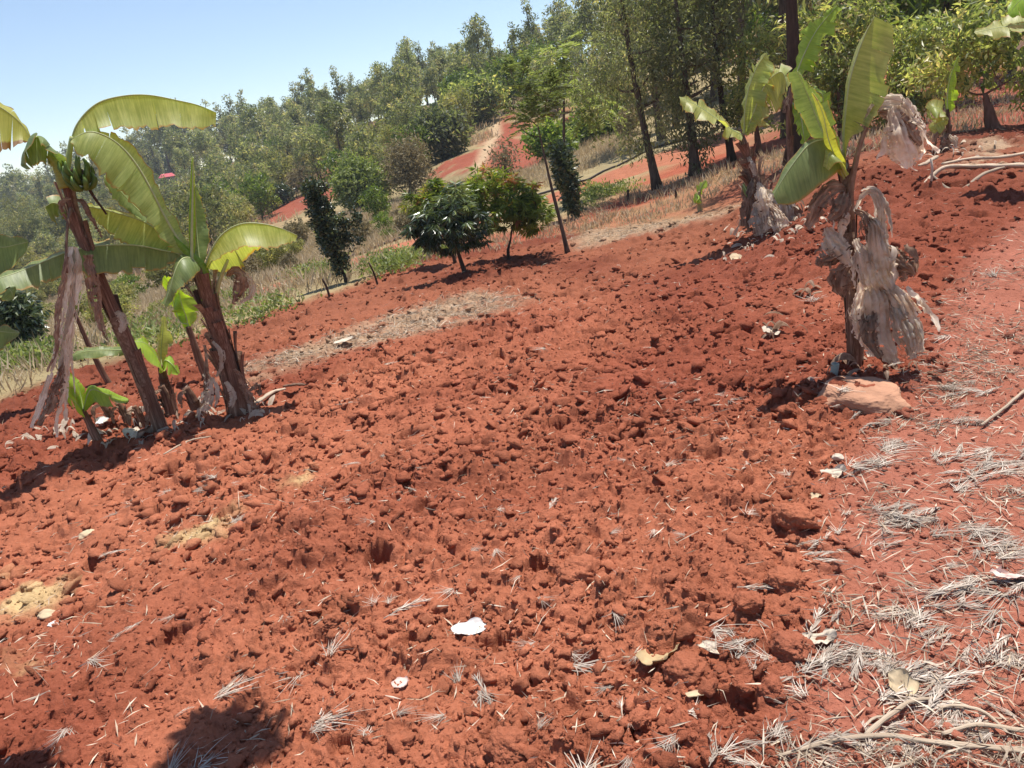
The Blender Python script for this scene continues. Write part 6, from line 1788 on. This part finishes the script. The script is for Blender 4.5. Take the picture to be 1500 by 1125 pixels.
# ---- black pipe along the track, posts
P = []
for (px, py) in ((120, 528), (245, 470), (330, 440), (380, 420), (490, 384), (600, 347), (690, 318), (770, 292), (860, 262), (940, 231), (1000, 213), (1050, 198)):
    g, d = gpt(px, py); P.append((g[0], g[1], g[2] + .03))
P = np.array(P); c = P[5].copy()
path = catmull(P - c, 160)
path[:, 2] = ground(path[:, 0] + c[0], path[:, 1] + c[1]) - c[2] + .035
b = MB(); b.tube(path, .03, 7, True)
o = obj("water_pipe", b.mesh("water_pipe", plainmat("black_pipe", (.03, .022, .02), .5, .3, 6, .1))); o.location = c
tag(o, "long black water pipe laid along the edge of the orange track", "water pipe")
for (b0, t0, r, lb) in (((483, 434), (472, 408), 2.0, "short dark post leaning at the field edge below the column shrub"), ((553, 414), (540, 384), 1.8, "dark crooked stick among the weeds right of the column shrub"), ((918, 294), (920, 278), 2.2, "short dark stump in the dry weeds left of the yellow green sucker"), ((990, 292), (989, 277), 2.2, "short brown stump behind the straw strip")):
    g, d = gpt(*b0); s = px2m(d, *b0); t = W(*t0, d) - g
    b = MB(); b.tube(catmull([(0, 0, -.05), t * .5 + np.array([.01, 0, 0]), t], 8), np.linspace(r, r * .7, 8) * s, 7, True, .2, 3)
    o = obj("post", b.mesh("post", BARKD)); o.location = g; tag(o, lb, "post")

# ---- two houses far off in the wood
ROOF = plainmat("red_roof_sheet", (.46, .085, .10), .45, .12, 2.0, .1)
WALLR = plainmat("red_wall", (.30, .06, .07), .8, .15, 2.0, .1)
WALLG = plainmat("grey_wall", (.26, .24, .23), .85, .15, 2.0, .1)
DARKM = plainmat("dark_opening", (.02, .02, .025), .4, .1, 2.0, .05)
def boxmesh(name, c, s, mat, ridge=None):
    x, y, z = c; a, b_, h = s[0] / 2, s[1] / 2, s[2]
    if ridge is None:
        v = [(x - a, y - b_, z), (x + a, y - b_, z), (x + a, y + b_, z), (x - a, y + b_, z), (x - a, y - b_, z + h), (x + a, y - b_, z + h), (x + a, y + b_, z + h), (x - a, y + b_, z + h)]
        q = [(0, 3, 2, 1), (4, 5, 6, 7), (0, 1, 5, 4), (1, 2, 6, 5), (2, 3, 7, 6), (3, 0, 4, 7)]
        return mesh_np(name, v, q, None, mat, False)
    v = [(x - a, y - b_, z), (x + a, y - b_, z), (x + a, y + b_, z), (x - a, y + b_, z), (x - a * ridge, y, z + h), (x + a * ridge, y, z + h)]
    return mesh_np(name, v, [(0, 3, 2, 1), (0, 1, 5, 4), (2, 3, 4, 5)], [(1, 2, 5), (3, 0, 4)], mat, False)


def house(px, py, wpx, lb, wall, rz):
    h = hit(px, py)
    while h is None:
        py += 2; h = hit(px, py)
    x, y, d = h[0], h[1], h[3]
    wd = wpx * px2m(d, px, py)
    print("house", d, wd)
    e = empty("house", (x, y, float(ground(x, y)[0])), lb, "house", "red roofed houses in the wood", rz)
    H = wd * .5
    obj("wall", boxmesh("wall", (0, 0, -.8), (wd, wd * .8, H + .8), wall), e)
    obj("roof", boxmesh("roof", (0, 0, H + .01), (wd * 1.18, wd * 1.05, wd * .24), ROOF, .62), e)
    obj("window", boxmesh("window", (-wd * .25, -wd * .4 - .03, H * .45), (wd * .2, .06, wd * .18), DARKM), e)
    obj("door", boxmesh("door", (wd * .15, -wd * .4 - .03, .02), (wd * .18, .06, wd * .38), DARKM), e)


house(248, 262, 20, "small house with a red roof and grey walls, the upper one in the wood", WALLG, .45)
house(260, 283, 15, "small red house with a red roof, the lower one in the wood", WALLR, .3)

# ---- a tree beside the photographer: its bough throws the shade at the lower left
gp, d = gpt(300, 1085)
bough = []
for (px, py, r, hh) in ((312, 1078, .10, 3.3), (292, 1118, .105, 3.3), (352, 1098, .06, 3.6), (20, 1142, .07, 3.2)):
    g, _ = gpt(px, py); c = g + SUN_DIR * (hh / SUN_DIR[2]); bough.append((c, r))
tb = np.array([-3.6, .4, float(ground(-3.6, .4)[0]) - .1])
ells = [(*(c - tb), r, r, r * .5) for c, r in bough]
ells += [(0, -.6, 3.6, .9, .9, .6), (-.7, -.2, 3.3, .8, .8, .6)]
rs = np.random.default_rng(9)
tm, _ = make_tree(71, [(0, 0, 0), (.1, .1, 1.0), (.3, .2, 2.2), (.5, .3, 3.0)], ells, 60, 4, .12, .05, MANGO, BARK, .09, droop=.3)
w_ = [(e, 22 if k < 4 else 60) for k, e in enumerate(ells)]
cs = []
for e, n in w_:
    u = norm(rs.normal(size=(n * 14, 3))) * (rs.random((n * 14, 1)) ** .45)
    cs.append(np.array(e[:3]) + u * np.array(e[3:6]))
cs = np.vstack(cs)
cm = leaf_mesh("crown", cs, rs.normal(size=cs.shape) * np.array([1, 1, .35]), .12, .055, MANGO, rs, np.clip(rs.normal(.5, .2, len(cs)), 0, 1))
e = empty("shade_tree", tb, "leafy tree beside the camera whose bough shades the soil at the lower left", "tree")
obj("trunk", tm, e); obj("crown", cm, e)
b = MB()
for (c, r) in bough:
    b.tube(catmull([np.array([.45, .28, 2.8]), (c - tb) * .5 + np.array([.2, .1, 1.5]) , c - tb], 10), np.linspace(.035, .006, 10), 6, False)
obj("branch", b.mesh("branch", BARK), e)
# ------------------------------------------------------------------ air
hm, hnt, hout = newmat("haze_air")
pv = hnt.nodes.new('ShaderNodeVolumePrincipled')
pv.inputs['Color'].default_value = (.80, .88, 1.0, 1)
pv.inputs['Density'].default_value = .0006
pv.inputs['Anisotropy'].default_value = .0
hnt.links.new(pv.outputs[0], hout.inputs['Volume'])
v = [(x, y, z) for z in (-40, 75) for (x, y) in ((-480, -60), (480, -60), (480, 480), (-480, 480))]
o = obj("haze", mesh_np("haze", v, [(0, 3, 2, 1), (4, 5, 6, 7), (0, 1, 5, 4), (1, 2, 6, 5), (2, 3, 7, 6), (3, 0, 4, 7)], None, hm, False))
tag(o, kind="stuff")
